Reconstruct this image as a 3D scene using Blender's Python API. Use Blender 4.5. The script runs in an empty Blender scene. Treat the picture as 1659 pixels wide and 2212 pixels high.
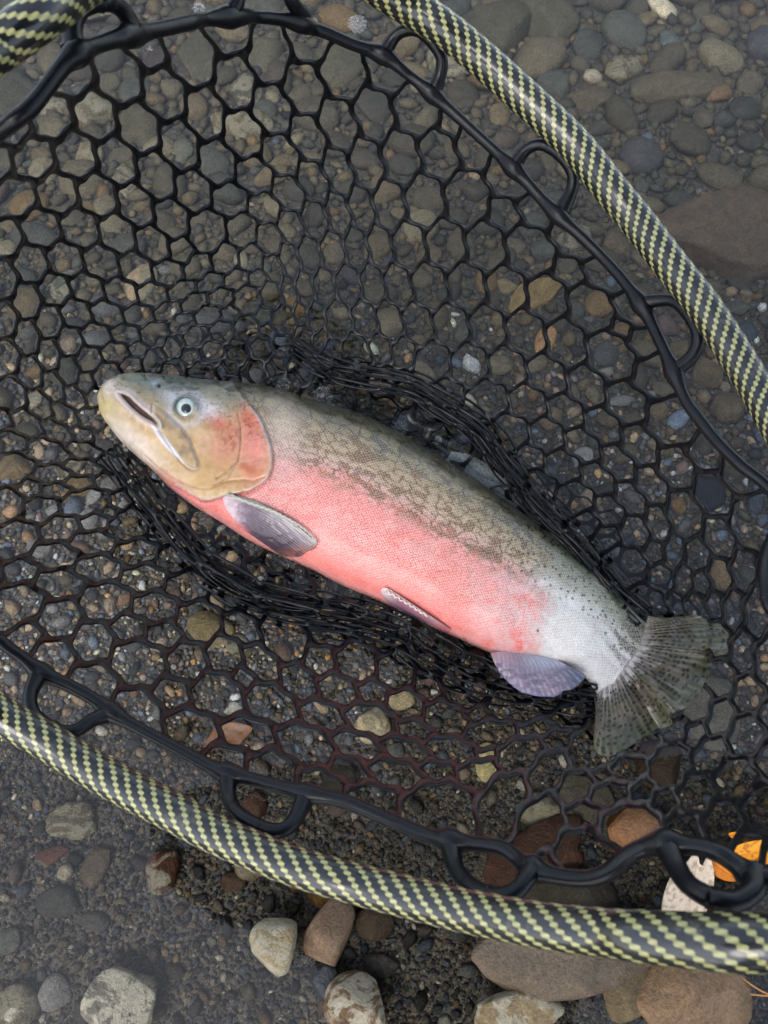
import bpy, math, random
import numpy as np
from mathutils import Vector, Matrix
from mathutils.geometry import delaunay_2d_cdt
rng = np.random.default_rng(7); random.seed(7)
R = math.radians
C = bpy.context.scene.collection
sc = bpy.context.scene

# ------------------------------------------------------------------ camera
CAM_H, TILT, F = 0.80, R(19.0), 1736.0          # metres, radians, focal length in units of a 1659 x 2212 sheet
CX, CY = 829.5, 1106.0
cam_d = bpy.data.cameras.new('camera'); cam = bpy.data.objects.new('camera', cam_d); C.objects.link(cam)
cam.location = (0, 0, CAM_H); cam.rotation_euler = (TILT, 0, 0)
cam_d.sensor_fit = 'VERTICAL'; cam_d.sensor_height = 24.0; cam_d.lens = 24.0 * F / 2212
cam_d.clip_start = 0.02; cam_d.clip_end = 200
cam_d.dof.use_dof = True; cam_d.dof.focus_distance = 0.80; cam_d.dof.aperture_fstop = 9.0
sc.camera = cam
# ------------------------------------------------------------------ world, sun, exposure
SUN_EL, SUN_AZ = R(50), R(215)
w = bpy.data.worlds.new('World'); sc.world = w; w.use_nodes = True
nt = w.node_tree; nt.nodes.clear()
sky = nt.nodes.new('ShaderNodeTexSky'); sky.sky_type = 'NISHITA'; sky.sun_disc = False
sky.sun_elevation = SUN_EL; sky.sun_rotation = SUN_AZ; sky.dust_density = 1.5; sky.air_density = 1.0
hs = nt.nodes.new('ShaderNodeHueSaturation'); hs.inputs['Saturation'].default_value = 0.6
bg = nt.nodes.new('ShaderNodeBackground'); bg.inputs['Strength'].default_value = 0.15
wo = nt.nodes.new('ShaderNodeOutputWorld')
nt.links.new(sky.outputs[0], hs.inputs['Color']); nt.links.new(hs.outputs[0], bg.inputs['Color']); nt.links.new(bg.outputs[0], wo.inputs[0])
sl = bpy.data.lights.new('sun', 'SUN'); sl.energy = 0.5; sl.angle = R(30); sl.color = (1, 0.98, 0.95)
so = bpy.data.objects.new('sun', sl); C.objects.link(so)
so.rotation_euler = (R(90) - SUN_EL, 0, R(180) - SUN_AZ)
sc.view_settings.view_transform = 'Standard'; sc.view_settings.look = 'None'
sc.view_settings.gamma = 1; sc.view_settings.exposure = 1.55; sc.view_settings.use_curve_mapping = False
sc.cycles.transparent_max_bounces = 24; sc.cycles.max_bounces = 6

# ------------------------------------------------------------------ helpers
ct, st = math.cos(TILT), math.sin(TILT)
def at(px, py, z=0.0):
    """world points seen at sheet position (px, py) at height z (arrays welcome)"""
    px = np.asarray(px, float); py = np.asarray(py, float); z = np.asarray(z, float)
    dx, dy, dz = px - CX, -(py - CY), -F
    y = dy * ct - dz * st; zz = dy * st + dz * ct
    k = (z - CAM_H) / zz
    return np.stack(np.broadcast_arrays(dx * k, y * k, z), -1)
def proj(P):
    P = np.asarray(P, float); x = P[..., 0]; y = P[..., 1]; z = P[..., 2] - CAM_H
    yc = y * ct + z * st; zc = -y * st + z * ct
    return np.stack([CX + F * x / -zc, CY - F * yc / -zc], -1)
def cam_dist(P): return np.linalg.norm(np.asarray(P) - np.array([0, 0, CAM_H]), axis=-1)
def lin(c):
    c = np.asarray(c, float) / 255.0
    return np.where(c <= 0.04045, c / 12.92, ((c + 0.055) / 1.055) ** 2.4)
def sstep(x, a, b):
    t = np.clip((x - a) / (b - a), 0, 1); return t * t * (3 - 2 * t)
def poly_dist(P, poly, closed=False):
    P = np.asarray(P, float); poly = np.asarray(poly, float)
    A = poly if closed else poly[:-1]; B = np.roll(poly, -1, 0) if closed else poly[1:]
    best = np.full(len(P), 1e9); bi = np.zeros(len(P), int); bt = np.zeros(len(P))
    for i, (a, b) in enumerate(zip(A, B)):
        d = b - a; L = max((d * d).sum(), 1e-12)
        t = np.clip(((P - a) @ d) / L, 0, 1)
        q = a + t[:, None] * d; r = np.hypot(*(P - q).T)
        m = r < best; best[m] = r[m]; bi[m] = i; bt[m] = t[m]
    return best, bi, bt
def inside(P, poly):
    P = np.asarray(P, float); poly = np.asarray(poly, float); x, y = P[:, 0], P[:, 1]
    c = np.zeros(len(P), bool); j = len(poly) - 1
    for i in range(len(poly)):
        xi, yi = poly[i]; xj, yj = poly[j]
        hit = ((yi > y) != (yj > y)) & (x < (xj - xi) * (y - yi) / (yj - yi + 1e-12) + xi)
        c ^= hit; j = i
    return c
def catmull(pts, n, closed=False):
    pts = np.asarray(pts, float)
    if closed: P = np.vstack([pts[-1], pts, pts[0], pts[1]])
    else: P = np.vstack([2 * pts[0] - pts[1], pts, 2 * pts[-1] - pts[-2]])
    out = []
    for i in range(1, len(P) - 2):
        p0, p1, p2, p3 = P[i - 1], P[i], P[i + 1], P[i + 2]
        for t in np.linspace(0, 1, n, endpoint=False):
            out.append(0.5 * (2 * p1 + (p2 - p0) * t + (2 * p0 - 5 * p1 + 4 * p2 - p3) * t * t + (3 * p1 - p0 - 3 * p2 + p3) * t ** 3))
    if not closed: out.append(pts[-1])
    return np.array(out)
def resample(P, n):
    P = np.asarray(P, float); d = np.r_[0, np.cumsum(np.linalg.norm(np.diff(P, axis=0), axis=1))]
    s = np.linspace(0, d[-1], n)
    return np.stack([np.interp(s, d, P[:, k]) for k in range(P.shape[1])], -1)
def _h(ix, iy, seed):
    n = (ix.astype(np.int64) * 374761393 + iy.astype(np.int64) * 668265263 + seed * 974634777) & 0xffffffff
    n = ((n ^ (n >> 13)) * 1274126177) & 0xffffffff
    return ((n ^ (n >> 16)) & 0xffff) / 65535.0
def vnoise(x, y, seed=0):
    ix, iy = np.floor(x), np.floor(y); fx, fy = x - ix, y - iy
    fx = fx * fx * (3 - 2 * fx); fy = fy * fy * (3 - 2 * fy)
    a, b = _h(ix, iy, seed), _h(ix + 1, iy, seed); c, d = _h(ix, iy + 1, seed), _h(ix + 1, iy + 1, seed)
    return (a * (1 - fx) + b * fx) * (1 - fy) + (c * (1 - fx) + d * fx) * fy
def fbm(x, y, oct=4, seed=0):
    v = 0; a = .5; s = 0
    for k in range(oct):
        v = v + a * vnoise(x * 2 ** k, y * 2 ** k, seed + k * 17); s += a; a *= .5
    return v / s
def vcell(x, y, seed=0, jit=.9):
    """distance to nearest and second nearest scattered point"""
    ix, iy = np.floor(x), np.floor(y); d1 = np.full(x.shape, 9.); d2 = d1.copy(); idv = np.zeros(x.shape)
    for ox in (-1, 0, 1):
        for oy in (-1, 0, 1):
            cx, cy = ix + ox, iy + oy
            qx = cx + .5 + jit * (_h(cx, cy, seed) - .5); qy = cy + .5 + jit * (_h(cx, cy, seed + 5) - .5)
            d = np.hypot(x - qx, y - qy); m = d < d1
            d2 = np.where(m, d1, np.minimum(d2, d)); idv = np.where(m, _h(cx, cy, seed + 9), idv); d1 = np.where(m, d, d1)
    return d1, d2, idv

def link(o, parent=None):
    C.objects.link(o)
    if parent is not None: o.parent = parent
    return o
def tag(o, label=None, cat=None, group=None, kind=None):
    if label: o['label'] = label
    if cat: o['category'] = cat
    if group: o['group'] = group
    if kind: o['kind'] = kind
    return o
def np_mesh(name, V, Fc, mat=None, smooth=True, col=None, extra=None, uv=None):
    """V (n,3); Fc (m,3) or (m,4) array of faces"""
    me = bpy.data.meshes.new(name); Fc = np.asarray(Fc, np.int32); k = Fc.shape[1]
    me.vertices.add(len(V)); me.vertices.foreach_set('co', np.asarray(V, np.float32).ravel())
    me.loops.add(Fc.size); me.loops.foreach_set('vertex_index', Fc.ravel())
    me.polygons.add(len(Fc)); me.polygons.foreach_set('loop_start', np.arange(0, Fc.size, k, dtype=np.int32))
    me.update(calc_edges=True)
    me.polygons.foreach_set('use_smooth', np.full(len(Fc), smooth))
    if col is not None:
        a = me.attributes.new('col', 'FLOAT_COLOR', 'POINT'); c4 = np.ones((len(V), 4), np.float32); c4[:, :3] = col
        a.data.foreach_set('color', c4.ravel())
    for nme, arr in (extra or {}).items():
        a = me.attributes.new(nme, 'FLOAT', 'POINT'); a.data.foreach_set('value', np.asarray(arr, np.float32))
    if uv is not None:
        u = me.uv_layers.new(name='UVMap'); u.data.foreach_set('uv', np.asarray(uv, np.float32)[Fc.ravel()].ravel() if len(uv) == len(V) else np.asarray(uv, np.float32).ravel())
    me.validate()
    if mat: me.materials.append(mat)
    return me
def mobj(name, me, parent=None):
    return link(bpy.data.objects.new(name, me), parent)
def grid_faces(nu, nv, close_v=False):
    i, j = np.meshgrid(np.arange(nu - 1), np.arange(nv if close_v else nv - 1), indexing='ij')
    j2 = (j + 1) % nv
    return np.stack([i * nv + j, (i + 1) * nv + j, (i + 1) * nv + j2, i * nv + j2], -1).reshape(-1, 4)
def tube(path, rad, seg=12, cap=True):
    """path (n,3), rad scalar or (n,) -> V, F (quads), (u,v) per loop"""
    P = np.asarray(path, float); n = len(P); rad = np.broadcast_to(rad, (n,))
    T = np.gradient(P, axis=0); T /= np.linalg.norm(T, axis=1)[:, None] + 1e-12
    up = np.array([0, 0, 1.0]); N = np.cross(T, up); bad = np.linalg.norm(N, axis=1) < 1e-3
    N[bad] = (1, 0, 0); N /= np.linalg.norm(N, axis=1)[:, None]; B = np.cross(N, T)
    a = np.linspace(0, 2 * np.pi, seg, endpoint=False)
    V = P[:, None] + rad[:, None, None] * (N[:, None] * np.cos(a)[None, :, None] + B[:, None] * np.sin(a)[None, :, None])
    V = V.reshape(-1, 3); Fq = grid_faces(n, seg, True)
    d = np.r_[0, np.cumsum(np.linalg.norm(np.diff(P, axis=0), axis=1))]
    i, j = np.meshgrid(np.arange(n - 1), np.arange(seg), indexing='ij'); i = i.ravel(); j = j.ravel()
    uv = np.stack([np.stack([d[i], j / seg], -1), np.stack([d[i + 1], j / seg], -1), np.stack([d[i + 1], (j + 1) / seg], -1), np.stack([d[i], (j + 1) / seg], -1)], 1).reshape(-1, 2)
    return V, Fq, uv
def join(parts):
    Vs, Fs, o = [], [], 0
    for V, Fq in parts:
        Vs.append(V); Fs.append(np.asarray(Fq) + o); o += len(V)
    return np.vstack(Vs), np.vstack(Fs)

# ------------------------------------------------------------------ materials
class M:
    def __init__(s, name):
        s.m = bpy.data.materials.new(name); s.m.use_nodes = True; s.t = s.m.node_tree; s.t.nodes.clear()
        s.out = s.n('OutputMaterial')
    def n(s, t, **kw):
        x = s.t.nodes.new('ShaderNode' + t)
        for k, v in kw.items(): setattr(x, k, v)
        return x
    def l(s, a, b): s.t.links.new(a, b); return s
    def val(s, sock, v):
        if isinstance(v, (int, float)): sock.default_value = v
        elif isinstance(v, (tuple, list, np.ndarray)):
            sock.default_value = (*v[:3], 1) if len(sock.default_value) == 4 else tuple(v)
        else: s.l(v, sock)
    def math(s, op, a, b=0.0, c=0.0, clamp=False):
        x = s.n('Math', operation=op, use_clamp=clamp); s.val(x.inputs[0], a); s.val(x.inputs[1], b); s.val(x.inputs[2], c); return x.outputs[0]
    def noise(s, scale, detail=3, rough=.5, vec=None, dist=0):
        x = s.n('TexNoise'); x.inputs['Scale'].default_value = scale; x.inputs['Detail'].default_value = detail
        x.inputs['Roughness'].default_value = rough; x.inputs['Distortion'].default_value = dist
        if vec is not None: s.l(vec, x.inputs['Vector'])
        return x.outputs['Fac']
    def ramp(s, fac, stops):
        x = s.n('ValToRGB'); e = x.color_ramp.elements
        while len(e) < len(stops): e.new(.5)
        for el, (p, c) in zip(e, stops): el.position = p; el.color = (*c[:3], 1) if hasattr(c, '__len__') else (c, c, c, 1)
        s.val(x.inputs[0], fac); return x.outputs[0]
    def mix(s, f, a, b, mode='MIX'):
        x = s.n('Mix', data_type='RGBA', blend_type=mode); s.val(x.inputs[0], f); s.val(x.inputs[6], a); s.val(x.inputs[7], b); return x.outputs[2]
    def bump(s, h, strength=.5, dist=.002):
        x = s.n('Bump'); x.inputs['Strength'].default_value = strength; x.inputs['Distance'].default_value = dist; s.l(h, x.inputs['Height']); return x.outputs[0]
    def bsdf(s, col, rough=.5, normal=None, spec=.5, coat=0, coat_rough=.1, alpha=None, trans=None):
        b = s.n('BsdfPrincipled'); s.val(b.inputs['Base Color'], col); s.val(b.inputs['Roughness'], rough)
        b.inputs['Specular IOR Level'].default_value = spec; b.inputs['Coat Weight'].default_value = coat; b.inputs['Coat Roughness'].default_value = coat_rough
        if normal is not None: s.l(normal, b.inputs['Normal'])
        if alpha is not None: s.val(b.inputs['Alpha'], alpha)
        s.l(b.outputs[0], s.out.inputs[0]); return b

def mat_rubber():
    m = M('black_rubber'); tc = m.n('TexCoord').outputs['Object']
    nz = m.noise(180, 2, .5, tc); m.bsdf((.004, .0045, .006), m.math('MULTIPLY_ADD', nz, .25, .2), m.bump(nz, .25, .0008), .28)
    return m.m
RUB = mat_rubber()
def mat_rim():
    m = M('woven_carbon'); uv = m.n('UVMap').outputs[0]; sp = m.n('SeparateXYZ'); m.l(uv, sp.inputs[0])
    u, v = sp.outputs[0], sp.outputs[1]
    P = 0.0112
    wob = m.math('MULTIPLY', m.math('SUBTRACT', m.noise(90, 1, .5, m.n('TexCoord').outputs['Object']), .5), .25)
    a = m.math('ADD', m.math('ADD', m.math('DIVIDE', u, P), m.math('MULTIPLY', v, 7.0)), wob)
    b = m.math('SUBTRACT', m.math('DIVIDE', u, P), m.math('MULTIPLY', v, 18.0))
    fa = m.math('ABSOLUTE', m.math('SUBTRACT', m.math('FRACT', a), .5))        # 0 centre of a yellow tow, .5 between
    sb = m.math('SINE', m.math('MULTIPLY', b, 2 * math.pi))
    edge = m.math('MULTIPLY_ADD', sb, .075, .17)
    mask = m.math('MULTIPLY_ADD', m.math('SUBTRACT', edge, fa), 22.0, .5, clamp=True)
    nz = m.noise(400, 2, .5, m.n('TexCoord').outputs['Object'])
    yel = m.mix(nz, (.25, .24, .075), (.52, .49, .24))
    yel = m.mix(m.math('MULTIPLY_ADD', sb, -.5, .5), yel, (.20, .20, .07))
    col = m.mix(mask, (.006, .007, .008), yel)
    sc1 = m.noise(35, 5, .75, m.n('TexCoord').outputs['Object']); col = m.mix(m.ramp(sc1, [(.58, 0.0), (.66, .30)]), col, (.16, .155, .13))
    m.bsdf(col, m.ramp(sc1, [(.35, .22), (.65, .6)]), m.bump(m.math('ADD', mask, m.math('MULTIPLY', nz, .5)), .35, .0006), .3, coat=.7, coat_rough=.10)
    return m.m
RIM = mat_rim()
def mat_stone(name, use_obj, crust=0.0):
    m = M(name); tc = m.n('TexCoord').outputs['Object']
    if use_obj:
        oi = m.n('ObjectInfo'); base = oi.outputs['Color']
        off = m.n('VectorMath', operation='MULTIPLY_ADD'); m.l(oi.outputs['Location'], off.inputs[0]); off.inputs[1].default_value = (7, 7, 7); m.l(tc, off.inputs[2]); vec = off.outputs[0]
        g = m.n('NewGeometry').outputs['Position']; vec = g
    else:
        at_ = m.n('Attribute'); at_.attribute_name = 'col'; base = at_.outputs['Color']; vec = m.n('NewGeometry').outputs['Position']
    n1 = m.noise(55, 9, .72, vec, .8); n2 = m.noise(420, 3, .7, vec); n3 = m.noise(170, 3, .6, vec)
    c = m.mix(1.0, base, m.ramp(n1, [(.28, .58), (.5, 1.0), (.72, 1.38)]), 'MULTIPLY')
    c = m.mix(1.0, c, m.ramp(n2, [(.3, .62), (.5, 1.0), (.70, 1.5)]), 'MULTIPLY')
    c = m.mix(m.ramp(n3, [(.60, 0.0), (.68, .35)]), c, (.03, .026, .02))
    if crust > 0:
        mk = m.ramp(m.noise(38, 5, .7, vec, 1.2), [(.46, 0.0), (.52, 1.0)])
        cr = m.mix(m.noise(330, 4, .7, vec), (.12, .10, .06), (.52, .47, .34))
        c = m.mix(m.math('MULTIPLY', mk, crust), c, cr)
    h = m.math('ADD', m.math('MULTIPLY', n1, 1.0), m.math('MULTIPLY', n2, .35))
    m.bsdf(c, m.math('MULTIPLY_ADD', n2, .3, .26), m.bump(h, .9, .005), .45)
    return m.m
STONE = mat_stone('river_stone', True); CRUST = mat_stone('crusted_stone', True, .9); GRAV = mat_stone('gravel', False)
def mat_sand():
    m = M('river_sand'); vec = m.n('NewGeometry').outputs['Position']
    v = m.n('TexVoronoi'); v.inputs['Scale'].default_value = 420; m.l(vec, v.inputs['Vector'])
    n = m.noise(60, 5, .6, vec); big = m.noise(6, 3, .5, vec)
    c = m.mix(n, (.07, .064, .058), (.21, .19, .165)); sx = m.n('SeparateColor'); m.l(v.outputs['Color'], sx.inputs[0]); c = m.mix(1, c, m.ramp(sx.outputs[0], [(0, (.35, .33, .32)), (.5, (.85, .82, .80)), (.85, (1.0, .92, .8)), (1, (1.5, 1.45, 1.35))]), 'MULTIPLY')
    c = m.mix(m.ramp(big, [(.4, 0), (.7, .4)]), c, (.03, .025, .02))
    m.bsdf(c, .75, m.bump(v.outputs['Distance'], .8, .002), .3); return m.m
SAND = mat_sand()
def mat_water():
    m = M('river_water'); pos = m.n('NewGeometry').outputs['Position']
    mp = m.n('Mapping'); mp.inputs['Scale'].default_value = (1, .6, 1); m.l(pos, mp.inputs[0])
    n1 = m.noise(9, 2, .5, mp.outputs[0], .4); n2 = m.noise(45, 2, .5, mp.outputs[0], .8)
    h = m.math('ADD', m.math('MULTIPLY', n1, 1.0), m.math('MULTIPLY', n2, .10))
    bp = m.bump(h, .35, .004)
    fr = m.n('Fresnel'); fr.inputs['IOR'].default_value = 1.35; m.l(bp, fr.inputs['Normal'])
    tr = m.n('BsdfTransparent'); tr.inputs[0].default_value = (.93, .94, .90, 1)
    gl = m.n('BsdfGlossy'); gl.inputs['Roughness'].default_value = .0; gl.inputs[0].default_value = (1, 1, 1, 1); m.l(bp, gl.inputs['Normal'])
    mx = m.n('MixShader'); m.l(fr.outputs[0], mx.inputs[0]); m.l(tr.outputs[0], mx.inputs[1]); m.l(gl.outputs[0], mx.inputs[2])
    m.l(mx.outputs[0], m.out.inputs[0]); return m.m
WATER = mat_water()
def mat_fish():
    m = M('trout_skin'); a = m.n('Attribute'); a.attribute_name = 'col'; k = m.n('Attribute'); k.attribute_name = 'scale'
    uv = m.n('UVMap').outputs[0]
    mp = m.n('Mapping'); mp.inputs['Rotation'].default_value = (0, 0, R(45)); mp.inputs['Scale'].default_value = (350, 420, 1); m.l(uv, mp.inputs[0])
    v = m.n('TexVoronoi', voronoi_dimensions='2D'); v.inputs['Scale'].default_value = 1.0; v.inputs['Randomness'].default_value = .38; m.l(mp.outputs[0], v.inputs['Vector'])
    d = v.outputs['Distance']
    lift = m.ramp(d, [(.05, 1.0), (.32, .35), (.55, 0.0)])
    hi = m.mix(m.math('MULTIPLY', lift, m.math('MULTIPLY', k.outputs['Fac'], .30)), a.outputs['Color'], (.93, .90, .86))  # glint at each scale's centre painted into the skin colour
    lo = m.mix(m.math('MULTIPLY', m.ramp(d, [(.38, 0.0), (.6, 1.0)]), m.math('MULTIPLY', k.outputs['Fac'], .34)), hi, m.mix(1, a.outputs['Color'], (.55, .50, .48), 'MULTIPLY'))
    tc = m.n('TexCoord').outputs['Object']; n = m.noise(90, 4, .6, tc); n2 = m.noise(400, 2, .6, tc)
    c = m.mix(1, lo, m.ramp(n, [(.3, .90), (.7, 1.08)]), 'MULTIPLY')
    n3 = m.noise(45, 3, .6, tc)
    h = m.math('ADD', m.math('ADD', m.math('MULTIPLY', m.math('MULTIPLY', d, -1.0), k.outputs['Fac']), m.math('MULTIPLY', n2, .2)), m.math('MULTIPLY', n3, 1.6))
    b = m.bsdf(c, m.ramp(n3, [(.4, .22), (.62, .5)]), m.bump(h, .55, .0011), .5, coat=.2, coat_rough=.14)
    b.inputs['Subsurface Weight'].default_value = 0.0
    return m.m
FISH = mat_fish()
def mat_attr(name, rough=.4, spec=.5, coat=.2, bumpy=300, alpha=None):
    m = M(name); a = m.n('Attribute'); a.attribute_name = 'col'; tc = m.n('TexCoord').outputs['Object']; n = m.noise(bumpy, 3, .6, tc)
    c = m.mix(1, a.outputs['Color'], m.ramp(n, [(.3, .85), (.7, 1.12)]), 'MULTIPLY')
    m.bsdf(c, rough, m.bump(n, .25, .0006), spec, coat=coat, alpha=alpha); return m.m
FIN = mat_attr('fin_membrane', .38, .5, .3)
LEAF = mat_attr('leaf_skin', .5, .4, .1, 500)
def mat_plain(name, col, rough=.5, spec=.5, coat=0.0):
    m = M(name); n = m.noise(120, 2, .5, m.n('TexCoord').outputs['Object'])
    m.bsdf(m.mix(n, tuple(np.array(col) * .85), tuple(np.minimum(np.array(col) * 1.15, 1))), rough, m.bump(n, .1, .0005), spec, coat=coat); return m.m

# ------------------------------------------------------------------ traced outlines (sheet positions)
CORD = [(-60,330),(0,283),(60,238),(100,190),(140,138),(180,108),(230,90),(300,72),(370,58),(450,40),(530,35),(610,42),(690,65),(760,95),(830,120),(880,160),(930,200),(975,240),(1030,290),(1090,345),(1130,385),(1170,430),(1210,470),(1260,515),(1310,565),(1350,610),(1390,665),(1420,725),(1450,790),(1480,862),(1510,905),(1550,955),(1600,1005),(1659,1052),(1720,1130),(1765,1300),(1775,1500),(1765,1680),(1765,1800),(1735,1868),(1690,1892),(1650,1896),(1620,1890),(1588,1866),(1540,1836),(1473,1824),(1426,1822),(1382,1834),(1350,1853),(1313,1884),(1263,1898),(1196,1891),(1146,1874),(1113,1851),(1080,1831),(1016,1822),(980,1818),(913,1802),(829,1766),(743,1731),(643,1710),(543,1683),(476,1666),(400,1626),(300,1573),(247,1543),(207,1513),(150,1481),(90,1453),(43,1416),(0,1383),(-110,1270),(-180,1020),(-190,760),(-150,480)]
CORD = np.array(CORD, float)
# height of the hoop above the water, from the apparent thickness of its tube
RIMC = [(-170,230,.50),(-60,140,.52),(0,97,.52),(100,25,.52),(200,-48,.50),(380,-125,.46),(560,-130,.42),(730,-78,.38),(868,3,.355),(953,57,.345),(1020,110,.335),(1103,183,.325),(1209,280,.315),(1261,335,.31),(1323,413,.305),(1381,483,.30),(1448,571,.30),(1514,653,.30),(1566,730,.30),(1606,793,.30),(1659,885,.305),(1760,1080,.32),(1835,1300,.34),(1870,1560,.37),(1885,1800,.41),(1850,1950,.44),(1760,2028,.45),(1650,2036,.44),(1540,2034,.43),(1382,2022,.41),(1296,2013,.395),(1163,1997,.375),(996,1965,.345),(829,1924,.32),(710,1893,.31),(610,1861,.30),(476,1806,.285),(376,1755,.275),(276,1703,.265),(190,1656,.26),(100,1600,.26),(0,1541,.265),(-130,1430,.29),(-240,1200,.34),(-290,900,.40),(-260,500,.46)]
RIMC = np.array(RIMC, float)
def rim_z(P):
    _, i, t = poly_dist(P, RIMC[:, :2], True); j = (i + 1) % len(RIMC)
    return RIMC[i, 2] * (1 - t) + RIMC[j, 2] * t
BACK = [(222,828),(232,820),(246,813),(264,807),(300,805),(350,808),(390,812),(429,818),(500,824),(561,831),(613,843),(684,867),(752,884),(811,908),(871,939),(930,974),(990,1009),(1049,1049),(1109,1093),(1152,1124),(1190,1152),(1246,1198),(1311,1251),(1352,1300),(1385,1336),(1412,1356)]
BELLY = [(212,846),(210,856),(212,872),(219,896),(244,932),(274,966),(300,990),(323,1009),(370,1056),(420,1094),(468,1122),(545,1171),(628,1209),(680,1233),(735,1262),(800,1290),(865,1318),(930,1352),(995,1381),(1055,1408),(1110,1418),(1170,1426),(1225,1444),(1262,1462),(1285,1492),(1298,1512)]
FISHP = np.array(BACK + BELLY[::-1], float)
BAND_A = [(560,640),(636,742),(713,793),(786,812),(886,832),(953,870),(1036,925),(1086,990),(1130,1045),(1190,1110),(1260,1180),(1330,1270),(1400,1330)]
BAND_B = [(232,975),(286,1050),(340,1118),(396,1188),(450,1240),(540,1292),(640,1322),(760,1345),(860,1372),(930,1420),(1010,1462),(1100,1490),(1200,1500),(1290,1508)]

def z_cord(P): return np.maximum(rim_z(P) - .035, .05)
def net_z(P):
    P = np.asarray(P, float)
    d_out, i, t = poly_dist(P, CORD, True)
    din = inside(P, FISHP)
    d1, _, _ = poly_dist(P, FISHP, True)
    d2, _, _ = poly_dist(P, BAND_A); d3, _, _ = poly_dist(P, BAND_B)
    d_in = np.minimum(np.minimum(d1, d2), d3); d_in = np.maximum(d_in - 10, 0)
    f = d_in / (d_in + d_out + 1e-6)
    z = .007 + (z_cord(P) - .007) * f ** 1.15
    z = np.where(din, -.006 - .04 * sstep(d1, 0, 30), np.where(d1 < 16, np.minimum(z, .007 - .013 * (1 - d1 / 16)), z))
    tail = inside(P, np.array([(1385,1325),(1600,1325),(1600,1420),(1530,1470),(1500,1530),(1460,1570),(1360,1625),(1275,1640),(1270,1500)]))
    return np.where(tail & (P[:, 0] < 1534), np.minimum(z, -.004), np.where(tail, np.maximum(z, .026), z))

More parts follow.
